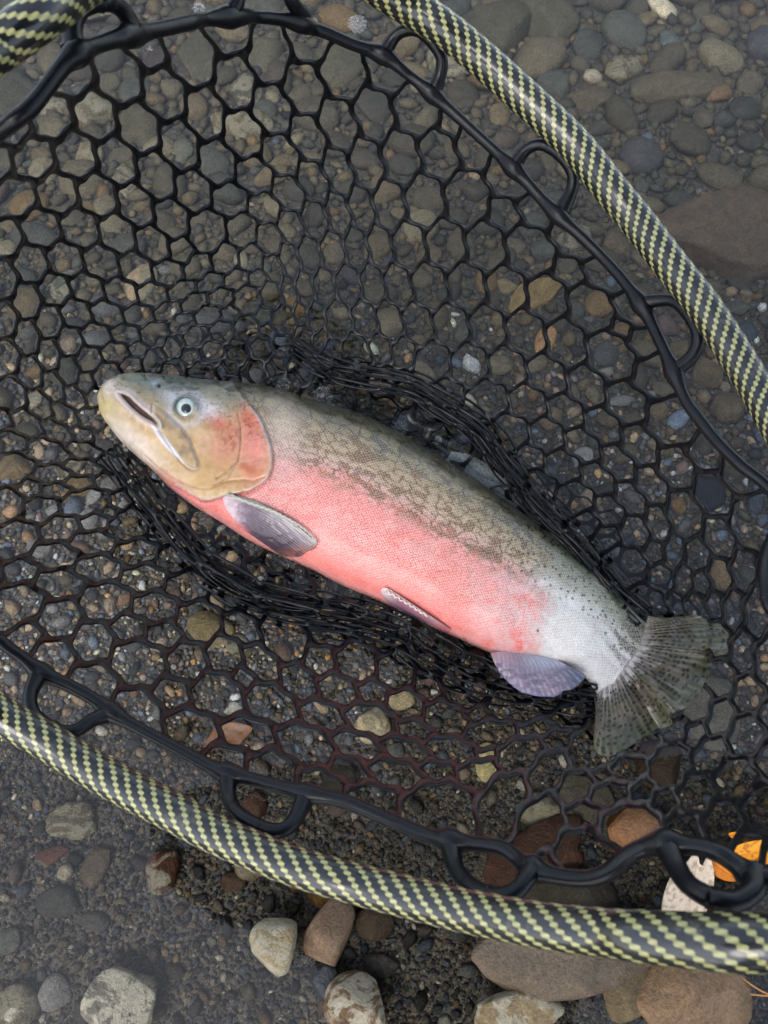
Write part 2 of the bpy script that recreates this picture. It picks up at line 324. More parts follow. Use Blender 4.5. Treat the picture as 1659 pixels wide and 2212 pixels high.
# ------------------------------------------------------------------ net web
def web(centres, real, ghost, lift, half_w, nsub=4, smooth_n=5, wave=.05, cap=.42, thick=.0023, min_area=30, eps=3.0, relax=0):
    """holes with rounded corners left between strands; centres in plane coordinates, lift(P) -> world points"""
    res = delaunay_2d_cdt([Vector(c) for c in centres], [], [], 0, 1e-5)
    vin, faces, orig = res[0], res[2], res[3]
    idx = [o[0] if o else -1 for o in orig]
    pts = np.array([tuple(v) for v in vin]); tris = [tuple(f) for f in faces]
    node = []; inc = {}
    for ti, t in enumerate(tris):
        p = pts[list(t)].mean(0); node.append(p)
        for v in t: inc.setdefault(v, []).append(ti)
    node = np.array(node)
    gt = [any(ghost[idx[v]] for v in t) and not all(ghost[idx[v]] for v in t) for t in tris]
    gi = np.where(gt)[0]
    if len(gi):
        _, i, t = poly_dist(node[gi], CORD, True); a = CORD[i]; b = np.roll(CORD, -1, 0)[i]; node[gi] = a + (b - a) * t[:, None]
    if len(gi) or relax:
        fixed = set(gi.tolist()); em = {}
        for ti, t in enumerate(tris):
            for k in range(3): em.setdefault((min(t[k], t[(k + 1) % 3]), max(t[k], t[(k + 1) % 3])), []).append(ti)
        nb = {}
        for tl in em.values():
            if len(tl) == 2: nb.setdefault(tl[0], []).append(tl[1]); nb.setdefault(tl[1], []).append(tl[0])
        for _ in range(relax):
            new = node.copy()
            for ti, l in nb.items():
                if ti not in fixed and len(l) == 3: new[ti] = .5 * node[ti] + .5 * node[l].mean(0)
            node = new
    V = []; Fq = []; cache = {}
    def spine(a, b):
        k = (min(a, b), max(a, b))
        if k not in cache:
            p, q = node[k[0]], node[k[1]]; d = q - p; n = np.array([-d[1], d[0]])
            out = []
            for s in range(1, nsub):
                f = s / nsub; out.append(p + d * f + n * wave * math.sin(2 * math.pi * f))
            cache[k] = out
        return cache[k] if a <= b else cache[k][::-1]
    S_all, H_all, R_all = [], [], []
    vert = 0
    for v, tl in inc.items():
        o = idx[v]
        if o < 0 or not real[o] or len(tl) < 4: continue
        c = pts[v]; tl = sorted(tl, key=lambda ti: math.atan2(node[ti][1] - c[1], node[ti][0] - c[0]))
        S = []
        for a, b in zip(tl, tl[1:] + tl[:1]): S.append(node[a]); S.extend(spine(a, b))
        S = np.array(S); n = len(S)
        x, y = S[:, 0], S[:, 1]; area = .5 * abs(np.dot(x, np.roll(y, -1)) - np.dot(y, np.roll(x, -1)))
        per = np.linalg.norm(S - np.roll(S, -1, 0), axis=1).sum()
        if area < min_area: continue
        Hc = S.copy()
        for _ in range(smooth_n): Hc = .5 * Hc + .25 * (np.roll(Hc, 1, 0) + np.roll(Hc, -1, 0))
        T = np.roll(Hc, -1, 0) - np.roll(Hc, 1, 0); T /= np.linalg.norm(T, axis=1)[:, None] + 1e-9
        N = np.stack([-T[:, 1], T[:, 0]], -1)
        if ((Hc.mean(0) - Hc) * N).sum() < 0: N = -N
        hw = min(half_w(c), cap * 2 * area / per)
        Hc = Hc + N * hw
        S_all.append(S); H_all.append(Hc); R_all.append(np.full(n, thick))
    Vs, Fs, off = [], [], 0
    qs = [0, .3, .6, .82, .96, 1.0, .93, .6, 0]; sg = [1, 1, 1, 1, 1, 0, -1, -1, -1]
    for S, Hc in zip(S_all, H_all):
        n = len(S); rings = []
        base = lift(S); hb = lift(Hc); e_ = eps
        n1_ = np.cross(lift(S + [e_, 0]) - lift(S - [e_, 0]), lift(S + [0, e_]) - lift(S - [0, e_])); n1_ /= np.linalg.norm(n1_, axis=1)[:, None] + 1e-12
        vw = np.array([0, 0, CAM_H]) - base; n1_ *= np.where((n1_ * vw).sum(1) < 0, -1, 1)[:, None]
        for _ in range(2): n1_ = n1_ + np.roll(n1_, 1, 0) + np.roll(n1_, -1, 0); n1_ /= np.linalg.norm(n1_, axis=1)[:, None]
        for q, s in zip(qs, sg):
            P = base + (hb - base) * q
            P = P + n1_ * (s * thick * math.sqrt(max(0, 1 - q * q)))
            rings.append(P)
        Vs.append(np.vstack(rings)); Fs.append(grid_faces(len(qs), n, True) + off); off += len(qs) * n
    return np.vstack(Vs), np.vstack(Fs)

W = {1:(0,0),2:(553,0),3:(1106,276.5),4:(0,553),5:(553,553),6:(1106,829.5),7:(0,1106),8:(553,1244),9:(1106,1382.5)}
CELLS = {
1:[(470,480),(760,500),(980,340),(1260,370),(1480,220),(330,720),(610,730),(1070,600),(1510,530),(90,860),(210,1030),(490,1000),(900,820),(1330,740),(-40,1050),(90,1260),(370,1260),(755,1040),(1165,945),(1560,880),(640,1255),(1010,1145),(1400,1070),(260,1470),(20,1500),(510,1480),(880,1330),(1250,1260),(1650,1140),(760,1510),(1110,1430),(1490,1310),(985,1590),(1340,1480),(1570,1450)],
4:[(185,50),(20,150),(425,20),(655,50),(885,90),(1085,130),(1200,0),(1290,90),(1355,165),(1470,40),(165,290),(340,200),(560,210),(785,245),(990,270),(1180,230),(1250,290),(1430,258),(1540,155),(1615,50),(40,400),(480,360),(310,420),(690,380),(900,400),(1085,360),(1170,435),(1340,370),(1510,365),(1590,285),(170,530),(440,550),(620,510),(810,510),(1000,500),(1270,510),(1440,485),(1600,470),(50,650),(305,640),(565,660),(740,620),(915,600),(1095,570),(1200,650),(1370,620),(1540,610),(200,760),(430,745),(680,755),(850,700),(1020,680),(1140,745),(1310,745),(1480,745),(1640,740),(75,890),(335,850),(550,840),(240,965),(475,935),(590,960),(0,1040),(175,1090),(415,1040),(585,1070),(355,1150),(545,1175),(105,1230),(325,1270),(540,1275),(720,1210),(90,1370),(320,1395),(545,1375),(740,1340),(130,1500),(325,1520),(560,1480),(760,1450),(950,1500),(60,1620),(300,1640),(560,1580),(790,1560),(760,1660)],
7:[(60,190),(330,115),(600,60),(600,195),(840,120),(340,280),(870,260),(1120,165),(640,375),(90,365),(390,465),(920,435),(1160,300),(700,555),(120,560),(430,655),(1210,480),(1000,610),(780,735),(190,790),(540,860),(1300,685),(1100,810),(900,940),(320,985),(660,1115),(1540,730),(1420,885),(1245,1000),(1060,1175),(1565,1070),(1415,1210),(870,1320),(1230,1410),(1590,1430),(1480,1600),(1410,370),(1490,545),(1640,630)],
2:[(80,350),(300,270),(550,440),(290,570),(830,460),(770,730),(1000,680),(1250,760),(530,800),(100,710),(340,890),(940,1020),(720,1065),(1210,970),(1430,1010),(1610,1110),(170,1000),(540,1110),(380,1175),(1090,1300),(850,1340),(1370,1290),(1580,1320),(220,1240),(680,1355),(550,1380),(400,1420),(50,1120),(60,1320),(240,1470),(90,1520),(1220,1580),(970,1600),(800,1610),(1490,1600),(660,1600),(490,1630),(340,1640),(210,1680)],
5:[(1110,200),(1370,195),(1600,210),(905,190),(755,180),(600,190),(430,205),(315,220),(225,235),(125,260),(20,100),(120,60),(1260,460),(1050,445),(1510,465),(865,420),(700,410),(525,405),(400,405),(290,410),(180,405),(60,400),(1620,720),(1390,700),(1165,690),(975,650),(810,620),(655,600),(520,580),(1515,925),(60,590),(190,610),(130,720),(290,700),(40,490),(420,560),(330,540)],
6:[(115,105),(230,320),(10,310),(345,165),(500,45),(735,115),(920,-20),(590,270),(465,385),(100,485),(335,530),(820,400),(1005,245),(700,510),(565,605),(210,650),(435,725),(1060,550),(910,660),(1245,400),(775,745),(650,800),(1300,700),(1120,835),(970,900),(855,955),(530,885),(755,980),(1460,640),(1350,1000),(1190,1070),(1060,1095),(935,1130),(840,1130),(610,1025),(1550,900),(1530,1220),(1370,1240),(1230,1270),(1100,1280),(980,1275),(870,1290),(720,1140),(1440,1460),(1315,1440),(1195,1450),(1080,1430),(940,1405),(1560,1460),(1650,1200),(1650,1450),(1450,390),(1630,600)],
3:[(170,560),(130,800),(400,700),(355,870),(590,960),(240,1090),(510,1160),(710,1290),(810,1130),(80,1330),(340,1385),(620,1460),(900,1420),(240,1625),(900,1590)],
8:[(180,440),(400,540),(80,545),(240,730),(520,730),(640,600),(110,860),(440,915),(320,1060),(40,1040),(170,1250),(560,1270),(640,1090),(710,960),(500,815),(770,770),(1000,820),(800,880),(990,1005),(980,1130),(910,1285),(1220,1285),(1250,1140),(1240,960),(1180,880),(1300,1045),(1500,1060),(1500,1170),(1480,1285),(1570,1430),(1220,1460),(820,1470),(430,1400),(1400,890),(1500,970),(880,650),(1100,710),(1320,780),(1540,830)],
9:[(90,990),(280,830),(370,940),(650,1030),(400,1120),(160,1210),(430,1350),(190,1420),(770,1190),(600,890),(780,830),(870,960),(900,720),(1020,820),(1090,560),(1250,430),(1170,640),(1355,510),(1290,740),(1520,340),(1370,250),(1510,100),(1360,70),(1530,600),(1440,900),(1170,990),(1620,1080),(1380,1190),(1150,1250),(1700,800),(440,500),(460,360),(330,620),(150,560),(80,700),(260,730),(480,700),(640,740),(120,850),(480,820),(1670,200),(1680,450),(80,420),(250,480),(180,360),(970,1090)],
}
P = []
for k, lst in CELLS.items():
    ox, oy = W[k]
    for (x, y) in lst: P.append((ox + x / 3, oy + y / 3))
keep = []
for p in P:
    low = p[1] > 1150; rmin = 22 if 540 < p[0] < 760 and 430 < p[1] < 780 else (29 if not low else 36)
    fx = .55 if low and p[0] < 1400 else 1.0
    if all((fx * (p[0] - q[0])) ** 2 + (p[1] - q[1]) ** 2 > rmin ** 2 for q in keep): keep.append(p)
P = np.array(keep)
P = P[inside(P, CORD) & ~((P[:, 0] > 1560) & (P[:, 1] > 1785))]
d, _, _ = poly_dist(P, FISHP, True); P = P[~(inside(P, FISHP) & (d > 25))]
P = np.vstack([P, [(1628, 1842), (1705, 1838)]])
real = [True] * len(P); ghost = [False] * len(P); pts = [tuple(p) for p in P]
# fill what is left inside the cord
sp = 60.0
for r in range(-2, 46):
    for c_ in range(-8, 36):
        q = np.array([(c_ + .5 * (r % 2)) * sp + rng.normal(0, 3), r * sp * .8 + rng.normal(0, 3)])
        if not inside(q[None], CORD)[0] or (q[0] > 1560 and q[1] > 1785): continue
        dd = np.hypot(*(np.array(pts) - q).T).min()
        if dd < np.interp(q[1], [0, 500, 900, 1300, 2000], [92, 78, 66, 78, 96]): continue
        if poly_dist(q[None], CORD, True)[0][0] < 28: continue
        inf = inside(q[None], FISHP)[0]
        pts.append(tuple(q)); real.append(not inf); ghost.append(False)
n0 = len(pts); A0 = np.array(pts)
dc, i, t = poly_dist(A0, CORD, True); a = CORD[i]; b = np.roll(CORD, -1, 0)[i]; pr = a + (b - a) * t[:, None]
for k in range(n0):
    if dc[k] < 95: pts.append(tuple(2 * pr[k] - A0[k])); real.append(False); ghost.append(True)
def lift_main(Q): return at(Q[:, 0], Q[:, 1], net_z(Q))
def hw_main(c):
    z = net_z(np.array([c]))[0]; dist = cam_dist(at(c[0], c[1], z)); return (.0019 + .0004 * float(sstep(c[1], 1000, 1300))) * F / dist

net = bpy.data.objects.new('landing_net', None); link(net)
tag(net, 'landing net with yellow and black woven hoop and black rubber mesh bag cradling the fish', 'fishing net')
V, Fq = web(pts, real, ghost, lift_main, hw_main, nsub=6, smooth_n=4, wave=.12, thick=.0019, relax=1)
mobj('mesh_bag', np_mesh('mesh_bag', V, Fq, RUB), net)

# gathered folds of the bag beside the fish
def fold(path, width, rows, z0, pitch, name, seed, shift=0.0, hw=3.6):
    r2 = np.random.default_rng(seed)
    path = resample(catmull(path, 8), 160); L = np.linalg.norm(np.diff(path, axis=0), axis=1).sum()
    n = int(L / pitch); cs = []; re = []
    for r_ in range(-1, rows + 1):
        for c_ in range(-1, n + 1):
            cs.append(((c_ + .5 * (r_ % 2)) * 1.0 + r2.normal(0, .04), r_ * .86 + r2.normal(0, .04))); re.append(0 <= r_ < rows and 0 <= c_ < n)
    T = np.gradient(path, axis=0); T /= np.linalg.norm(T, axis=1)[:, None]; N = np.stack([-T[:, 1], T[:, 0]], -1)
    s_ax = np.linspace(0, n, len(path))
    def lift(Q):
        u = Q[:, 0]; v = (Q[:, 1] / (rows * .86) - .5)
        px = np.interp(u, s_ax, path[:, 0]); py = np.interp(u, s_ax, path[:, 1])
        nx = np.interp(u, s_ax, N[:, 0]); ny = np.interp(u, s_ax, N[:, 1])
        wv = width * (.75 + .35 * vnoise(u * .35, u * 0 + seed, seed))
        off = v * wv + shift + 7 * (vnoise(u * .5 + 3, v * 3, seed + 2) - .5)
        z = z0 + .012 * np.sin(v * 9 + u * .5 + seed) * .5 + .006 * vnoise(u, v * 4, seed)
        return at(px + nx * off, py + ny * off, z)
    V, Fq = web(cs, re, [False] * len(cs), lift, lambda c: .065 * hw / 3.6, nsub=5, smooth_n=2, cap=.42, thick=.0017, min_area=.05, eps=.03, wave=.02)
    mobj(name, np_mesh(name, V, Fq, RUB), net)
fold(BAND_A[1:], 66, 6, .010, 92, 'mesh_fold', 3, 4)
fold(BAND_A[2:-1], 46, 4, .018, 110, 'mesh_fold', 5, 12)
fold(BAND_B[:9], 62, 6, .012, 96, 'mesh_fold', 8, 2)
fold(BAND_B[4:], 90, 6, .012, 88, 'mesh_fold', 9, 2)
fold(BAND_B[1:8], 44, 3, .018, 120, 'mesh_fold', 12, -12)
# the bag's floor, under water below the fish
cs = []; re = []
for r_ in range(-1, 17):
    for c_ in range(-1, 25):
        a_ = R(27); x = (c_ + .5 * (r_ % 2)) * 60 - 60; y = r_ * 50 - 330
        q = (250 + x * math.cos(a_) - y * math.sin(a_) + rng.normal(0, 4), 900 + x * math.sin(a_) + y * math.cos(a_) + rng.normal(0, 4))
        d = poly_dist(np.array([q]), FISHP, True)[0][0]; ok = inside(np.array([q]), FISHP)[0] or d < 95
        ok = ok and inside(np.array([q]), CORD)[0] and q[0] > 330
        cs.append(q); re.append(bool(ok))
def lift_floor(Q):
    d = poly_dist(Q, FISHP, True)[0]; ins = inside(Q, FISHP)
    return at(Q[:, 0], Q[:, 1], np.where(ins, -.036, -.036 + .036 * sstep(d, 20, 120)))
V, Fq = web(cs, re, [False] * len(cs), lift_floor, lambda c: 4.3, nsub=4, smooth_n=3, thick=.0018)
mobj('mesh_floor', np_mesh('mesh_floor', V, Fq, RUB), net)

# cord, loops, hoop
cc = catmull(CORD, 5, True); cz = z_cord(cc); cw = at(cc[:, 0], cc[:, 1], cz)
swell = np.ones(len(cc))
LOOPS = [[(160,104),(157,60),(173,23),(200,8),(233,5),(259,17),(279,45),(287,82)],
 [(495,34),(513,2),(522,-40),(572,-62),(618,-42),(628,0),(655,36)],
 [(828,118),(850,82),(873,66),(903,66),(932,90),(953,123),(952,157),(936,200)],
 [(1108,362),(1133,326),(1163,312),(1193,322),(1218,344),(1236,373),(1236,406),(1214,456)],
 [(1385,655),(1426,648),(1459,652),(1484,676),(1504,710),(1507,743),(1490,775),(1456,802)],
 [(84,1456),(66,1499),(70,1536),(97,1564),(133,1580),(167,1577),(200,1555),(236,1543)],
 [(491,1674),(495,1723),(510,1753),(543,1777),(583,1794),(617,1790),(641,1763),(660,1720)],
 [(972,1818),(982,1868),(1003,1901),(1036,1925),(1076,1936),(1113,1926),(1137,1898),(1152,1872)],
 [(1440,1824),(1463,1876),(1486,1909),(1516,1930),(1550,1944),(1592,1946),(1627,1922),(1628,1888)],
 [(1700,1120),(1660,1190),(1652,1260),(1672,1320),(1735,1345),(1765,1310)]]
for lp in LOOPS:
    for e in (lp[0], lp[-1]):
        swell += .75 * np.exp(-(np.hypot(cc[:, 0] - e[0], cc[:, 1] - e[1]) / 26) ** 2)
cwc = np.vstack([cw, cw[:1]]); rad = .0044 * np.r_[swell, swell[:1]] * (.96 + .1 * vnoise(np.arange(len(cwc)) * .2, np.zeros(len(cwc))))
V, Fq, _ = tube(cwc, rad, 12); mobj('edge_cord', np_mesh('edge_cord', V, Fq, RUB), net)
RIMR = .0142
for lp in LOOPS:
    p = catmull(lp, 8); n = len(p)
    zc = z_cord(p); zr = rim_z(p) - .012
    f = np.sin(np.linspace(0, np.pi, n)); z = zc + (zr - zc) * f * .8
    rr = .0047 * (1 + .45 * (1 - f) ** 3)
    V, Fq, _ = tube(at(p[:, 0], p[:, 1], z), rr, 12)
    lo = mobj('hanging_loop', np_mesh('hanging_loop', V, Fq, RUB), net)
    # the small moulded seam at the middle of each loop
    k = n // 2; s0 = at(p[k - 1:k + 2, 0], p[k - 1:k + 2, 1], z[k - 1:k + 2])
    V, Fq, _ = tube(np.array([s0[0] * .4 + s0[1] * .6, s0[1], s0[1] * .6 + s0[2] * .4]), np.array([.0048, .0054, .0048]), 12)
    mobj('seam', np_mesh('seam', V, Fq, RUB), lo)
rp = catmull(RIMC, 10, True); rw = at(rp[:, 0], rp[:, 1], rp[:, 2]); rw = np.vstack([rw, rw[:1]])
wpx = np.interp(np.arange(len(RIMC)), [0, 2, 4, 8, 9, 12, 16, 20, 24, 27, 28, 29, 30, 31, 32, 33, 36, 41, len(RIMC) - 1], [96, 97, 94, 78, 74, 73, 73, 72, 100, 122, 110, 99, 95, 91, 87, 83, 81, 78, 92])
wr = np.interp(np.linspace(0, len(RIMC) - 1, len(rp)), np.arange(len(RIMC)), wpx); yc_ = (CAM_H - rp[:, 2]); dep = -(at(rp[:, 0], rp[:, 1], rp[:, 2]) - np.array([0, 0, CAM_H])) @ np.array([0, -st, ct])
rr_ = .5 * wr * dep / F; rr_ = np.r_[rr_, rr_[0]]
dl_ = np.r_[0, np.cumsum(np.linalg.norm(np.diff(rw, axis=0), axis=1))]; sr_ = np.linspace(0, dl_[-1], 900); rr_ = np.interp(sr_, dl_, rr_); print('RIMR', rr_.min(), rr_.max())
V, Fq, uv = tube(resample(rw, 900), rr_, 32)
mobj('hoop', np_mesh('hoop', V, Fq, RIM, uv=uv), net)

# ------------------------------------------------------------------ trout
NS, NT = 820, 150
bk = resample(catmull(BACK, 10), 600); 
def pair_resample():
    b = catmull(BACK, 12); l = catmull(BELLY, 12); m = (b + l) / 2
    d = np.r_[0, np.cumsum(np.linalg.norm(np.diff(m, axis=0), axis=1))]
    s = np.linspace(0, 1, NS) ** 1.12 * d[-1]
    f = lambda A: np.stack([np.interp(s, d, A[:, k]) for k in (0, 1)], -1)
    return f(b), f(l), s / d[-1], s
bk, bl, sN, sPx = pair_resample()
mid = (bk + bl) / 2; half = (bk - bl) / 2; wid = np.linalg.norm(half, axis=1) * 2
th = np.linspace(0, np.pi, NT)
PX = mid[:, None] + half[:, None] * np.cos(th)[None, :, None]          # t=0 back, t=1 belly
hgt = .052 * (wid / 350) ** .85 * (1 - .72 * sstep(sN, .90, 1.0))
Z = hgt[:, None] * np.sin(th)[None] ** .9
X, Y = PX[..., 0].ravel(), PX[..., 1].ravel(); PP = np.stack([X, Y], -1)
S = np.repeat(sN, NT); T = np.tile((1 - np.cos(th)) / 2, NS)
def z1(l): return np.array([(164.6 + .3307 * x, 768 + .3307 * y) for x, y in l])
GILL = z1([(1150,345),(1190,390),(1220,450),(1245,520),(1270,590),(1282,660),(1277,740),(1250,805),(1200,850),(1130,885),(1040,905),(960,922),(880,946),(830,948),(740,905),(650,850)])
JAWLINE = z1([(450,655),(540,740),(620,800),(700,840),(800,866),(870,868),(940,840),(1000,790),(1050,715)])
PREOP = z1([(1055,380),(1072,450),(1076,540),(1072,620),(1058,690),(1000,750),(920,800)])
SUBOP = z1([(1058,700),(1120,695),(1180,680),(1225,650),(1255,615)])
INTER = z1([(900,850),(980,822),(1080,812),(1160,818),(1235,790)])
MAX_ = z1([(505,325),(560,360),(620,410),(690,470),(735,540),(765,620),(785,665),(800,710),(790,735),(765,742),(725,722),(690,690),(650,640),(600,560),(560,500),(535,455),(500,400)])
MOUTH = z1([(283,245),(320,255),(350,275),(375,300),(420,340),(465,375),(505,412),(530,440),(538,458),(508,438),(462,414),(416,386),(368,343),(328,302),(300,270)])
LIPIN = z1([(490,455),(530,470),(560,520),(610,580),(660,640),(700,700),(680,680),(630,640),(580,590),(520,510)])
UPLIP = z1([(228,150),(240,190),(285,240),(350,262),(392,305),(470,372),(515,415),(560,480)])
LOLIP = z1([(160,200),(215,235),(270,300),(320,345),(400,400),(480,450),(540,520),(600,600),(660,650)])
EYE = z1([(718,345)])[0]; NOS = z1([(543,200)])[0]; NOS2 = z1([(512,182)])[0]
hd = np.where(X < 640)[0]; HP = PP[hd]
dg, gi_, gt_ = poly_dist(HP, GILL)
GP = np.vstack([GILL, z1([(560,800),(440,700),(330,625),(220,510),(120,420),(90,250),(200,60),(600,80),(1000,150)])]); inG = inside(HP, GP)
sg = np.where(inG, dg, -dg)
dz = np.zeros(len(X)); D = np.zeros(len(hd))
D += .0030 * sstep(sg, -1, 3) * np.exp(-np.maximum(sg, 0) / 45) - .0022 * np.exp(-((sg + 4) / 4.5) ** 2)
D -= .0022 * (1 - sstep(sg, -24, -2)) * (HP[:, 0] > 420) * np.exp(-np.maximum(-sg - 10, 0) / 30)
dp, _, _ = poly_dist(HP, PREOP); ds, _, _ = poly_dist(HP, SUBOP); di, _, _ = poly_dist(HP, INTER); dj, _, _ = poly_dist(HP, JAWLINE)
D -= .0016 * np.exp(-(dp / 2.6) ** 2) + .0009 * np.exp(-(ds / 2.2) ** 2) + .0014 * np.exp(-(di / 2.4) ** 2) + .0013 * np.exp(-(dj / 2.4) ** 2)
dm, _, _ = poly_dist(HP, MAX_, True); inM = inside(HP, MAX_); sm = np.where(inM, dm, -dm)
D += .0024 * sstep(sm, -1, 6) - .0015 * np.exp(-((sm + 2.5) / 2.6) ** 2)
do, _, _ = poly_dist(HP, MOUTH, True); inO = inside(HP, MOUTH); so_ = np.where(inO, do, -do)
D -= .0040 * sstep(so_, -1.5, 5); D += .0020 * np.exp(-((so_ + 6) / 4) ** 2)
du, _, _ = poly_dist(HP, UPLIP); dl, _, _ = poly_dist(HP, LOLIP)
D += .0012 * np.exp(-(du / 4) ** 2) + .0010 * np.exp(-(dl / 6) ** 2)
de = np.hypot(*(HP - EYE).T); D -= .0045 * (1 - sstep(de, 17, 27)); D += .0014 * np.exp(-((de - 29) / 5) ** 2)
D -= .004 * np.exp(-(np.hypot(*(HP - NOS).T) / 3.2) ** 2); D += .0018 * np.exp(-(np.hypot(*(HP - NOS2).T) / 5) ** 2)
D += .0016 * (fbm(HP[:, 0] / 22, HP[:, 1] / 22, 3, 4) - .5)
edge = np.sin(np.tile(th, NS)); dz[hd] = D * sstep(edge[hd], 0, .35)
dz += .0012 * (fbm(X / 60, Y / 60, 3, 11) - .5) * edge
Zt = Z.ravel() + dz
Vt = at(X, Y, Zt)
# --- colours of the skin itself
def blend(c, col, m): m = np.clip(m, 0, 1)[:, None]; return c * (1 - m) + lin(col) * m
n1 = fbm(X / 34, Y / 34, 4, 1); n2 = fbm(X / 9, Y / 9, 3, 2); n3 = fbm(X / 90, Y / 90, 3, 3)
wob = (n1 - .5) * .09
t_ = T + wob
c = np.ones((len(X), 3)) * lin((243, 142, 130))
c = blend(c, (247, 118, 106), sstep(fbm(X / 45 + 9, Y / 26, 4, 8), .48, .62) * sstep(t_, .5, .68) * .75)
c = blend(c, (238, 168, 154), sstep(fbm(X / 30 + 3, Y / 18, 4, 28), .50, .66) * .55)
c = blend(c, (248, 126, 114), sstep(t_, .68, .9) * .75)
c = blend(c, (242, 165, 158), sstep(T, .93, 1.0) * .7)
c = blend(c, (214, 170, 158), (1 - sstep(t_, .30, .52)) * .9)
c = blend(c, (184, 160, 122), 1 - sstep(t_, .26, .42))
c = blend(c, (146, 128, 86), 1 - sstep(t_, .12, .28))
c = blend(c, (70, 72, 58), (1 - sstep(t_, .02, .17)) * .95)
# axis-aligned coordinates for markings
ux, uy = (X * .875 + Y * .484), (-X * .484 + Y * .875)
dv1, dv2, idv = vcell(ux / 36 + 1.2 * fbm(X / 36, Y / 36, 2, 21), uy / 17 + 1.2 * fbm(X / 34, Y / 34, 2, 22), 5)
ret = (1 - sstep(dv2 - dv1, .05, .22)) * sstep(n2, .18, .38)
blot = sstep(fbm(ux / 30, uy / 13, 3, 31), .56, .62)
mk = np.maximum(ret, .9 * blot) * sstep(t_, .0, .04) * (1 - sstep(t_, .40, .50)) * sstep(S, .10, .2) * (1 - sstep(S, .78, .90))
c = blend(c, (122, 84, 34), mk * .95 * sstep(t_, .10, .22))
c = blend(c, (54, 44, 24), mk * .9 * (1 - sstep(t_, .10, .24)))
ob = sstep(fbm(ux / 22, uy / 10, 4, 41), .53, .63) * np.exp(-((t_ - .43) / .06) ** 2) * sstep(S, .27, .36) * (1 - sstep(S, .72, .85))
c = blend(c, (196, 116, 84), ob * .8)
# silver rear
rear = sstep(X * .97 + (Y - 1300) * .22 + 90 * (n1 - .5) + 50 * (n2 - .5), 1075, 1180)
cs_ = np.ones_like(c) * lin((226, 220, 212))
cs_ = blend(cs_, (244, 240, 234), sstep(n1, .45, .65) * .6)
cs_ = blend(cs_, (182, 182, 180), np.exp(-((t_ - .47) / .03) ** 2) * .35)
cs_ = blend(cs_, (158, 156, 134), 1 - sstep(t_, .20, .46))
cs_ = blend(cs_, (108, 110, 86), 1 - sstep(t_, .06, .26))
cs_ = blend(cs_, (58, 66, 52), 1 - sstep(t_, .0, .11))
m_ = rear[:, None]; c = c * (1 - m_) + cs_ * m_
pre = sstep(X * .97 + (Y - 1300) * .22, 1040, 1120) * (1 - rear) * sstep(t_, .45, .6)
c = blend(c, (232, 190, 186), pre * sstep(n2, .35, .6) * .7)
c = blend(c, (234, 208, 206), sstep(X, 960, 1110) * (1 - rear) * sstep(t_, .35, .5) * .45 * sstep(n1, .3, .6))
# dark spots of the tail stalk
dv1, _, idv = vcell(ux / 11.5, uy / 9.5, 77, .95)
spm = (1 - sstep(dv1, .20, .32)) * (idv > .25 + 1.1 * T) * sstep(S, .66, .76) * (1 - sstep(T, .36, .50))
c = blend(c, (24, 26, 22), spm * .92)
for (sx, sy) in ((1327,1395),(1341,1401),(1308,1368),(1392,1408),(1403,1411),(1162,1362)):
    c = blend(c, (30, 30, 30), (1 - sstep(np.hypot(X - sx, Y - sy), 2.2, 4)) * .85)
# shoulder behind the gill
c = blend(c, (206, 186, 160), np.exp(-((X - 610) / 42) ** 2 - ((Y - 930) / 55) ** 2) * .75)
c = blend(c, (224, 180, 168), np.exp(-((X - 615) / 40) ** 2 - ((Y - 1000) / 60) ** 2) * .5)
te = sstep(S + .05 * (n2 - .5) + .03 * np.sin(T * 40), .955, .995) * (1 - sstep(T, .35, .75)); c = blend(c, (118, 110, 92), te * .85)
c = blend(c, (24, 26, 22), te * (1 - sstep(vcell(X / 8, Y / 8, 66, .9)[0], .2, .34)) * .9)
# head
hc = c[hd].copy(); x, y = HP[:, 0], HP[:, 1]; hn = fbm(x / 18, y / 18, 4, 51); hn2 = fbm(x / 6, y / 6, 3, 52); hT = T[hd]
head = np.ones_like(hc) * lin((200, 166, 108))
def blob(arr, col, p, r, k=1.0, ang=0.0, n=None):
    q = z1([p])[0]; a = R(ang); dx, dy = x - q[0], y - q[1]; ex = dx * math.cos(a) + dy * math.sin(a); ey = -dx * math.sin(a) + dy * math.cos(a)
    m = np.exp(-(ex / (r[0] * .3307)) ** 2 - (ey / (r[1] * .3307)) ** 2) * k
    if n is not None: m = m * n
    return blend(arr, col, m)
head = blend(head, (222, 190, 148), sstep(hn, .45, .62) * .6)
head = blob(head, (150, 140, 112), (600, 260), (420, 130), 1.0, 12)
head = blob(head, (120, 122, 104), (560, 190), (260, 70), .9, 8)
head = blob(head, (72, 84, 78), (820, 170), (460, 66), 1.0, 6)
head = blob(head, (98, 112, 96), (400, 150), (180, 45), .7, 4)
head = blob(head, (128, 128, 108), (1000, 260), (240, 80), .95, 15)
head = blob(head, (60, 84, 84), (570, 150), (110, 30), .6, 0)
head = blob(head, (216, 206, 196), (310, 560), (230, 90), .75, 55)
head = blob(head, (226, 206, 190), (450, 640), (220, 80), .8, 45)
head = blob(head, (196, 176, 116), (190, 300), (70, 130), .9, -15)
head = blob(head, (214, 200, 190), (215, 200), (50, 60), .9)
head = blob(head, (190, 150, 96), (840, 740), (230, 110), .75, 20)
head = blob(head, (186, 142, 84), (1000, 830), (220, 45), .85, -5)
head = blob(head, (206, 128, 92), (1000, 560), (70, 140), .9, 20)
head = blob(head, (218, 150, 126), (930, 600), (120, 90), .6, 20)
head = blob(head, (208, 110, 78), (930, 440), (90, 60), .9, 30)
head = blob(head, (226, 140, 122), (1170, 600), (110, 260), 1.0, 0)
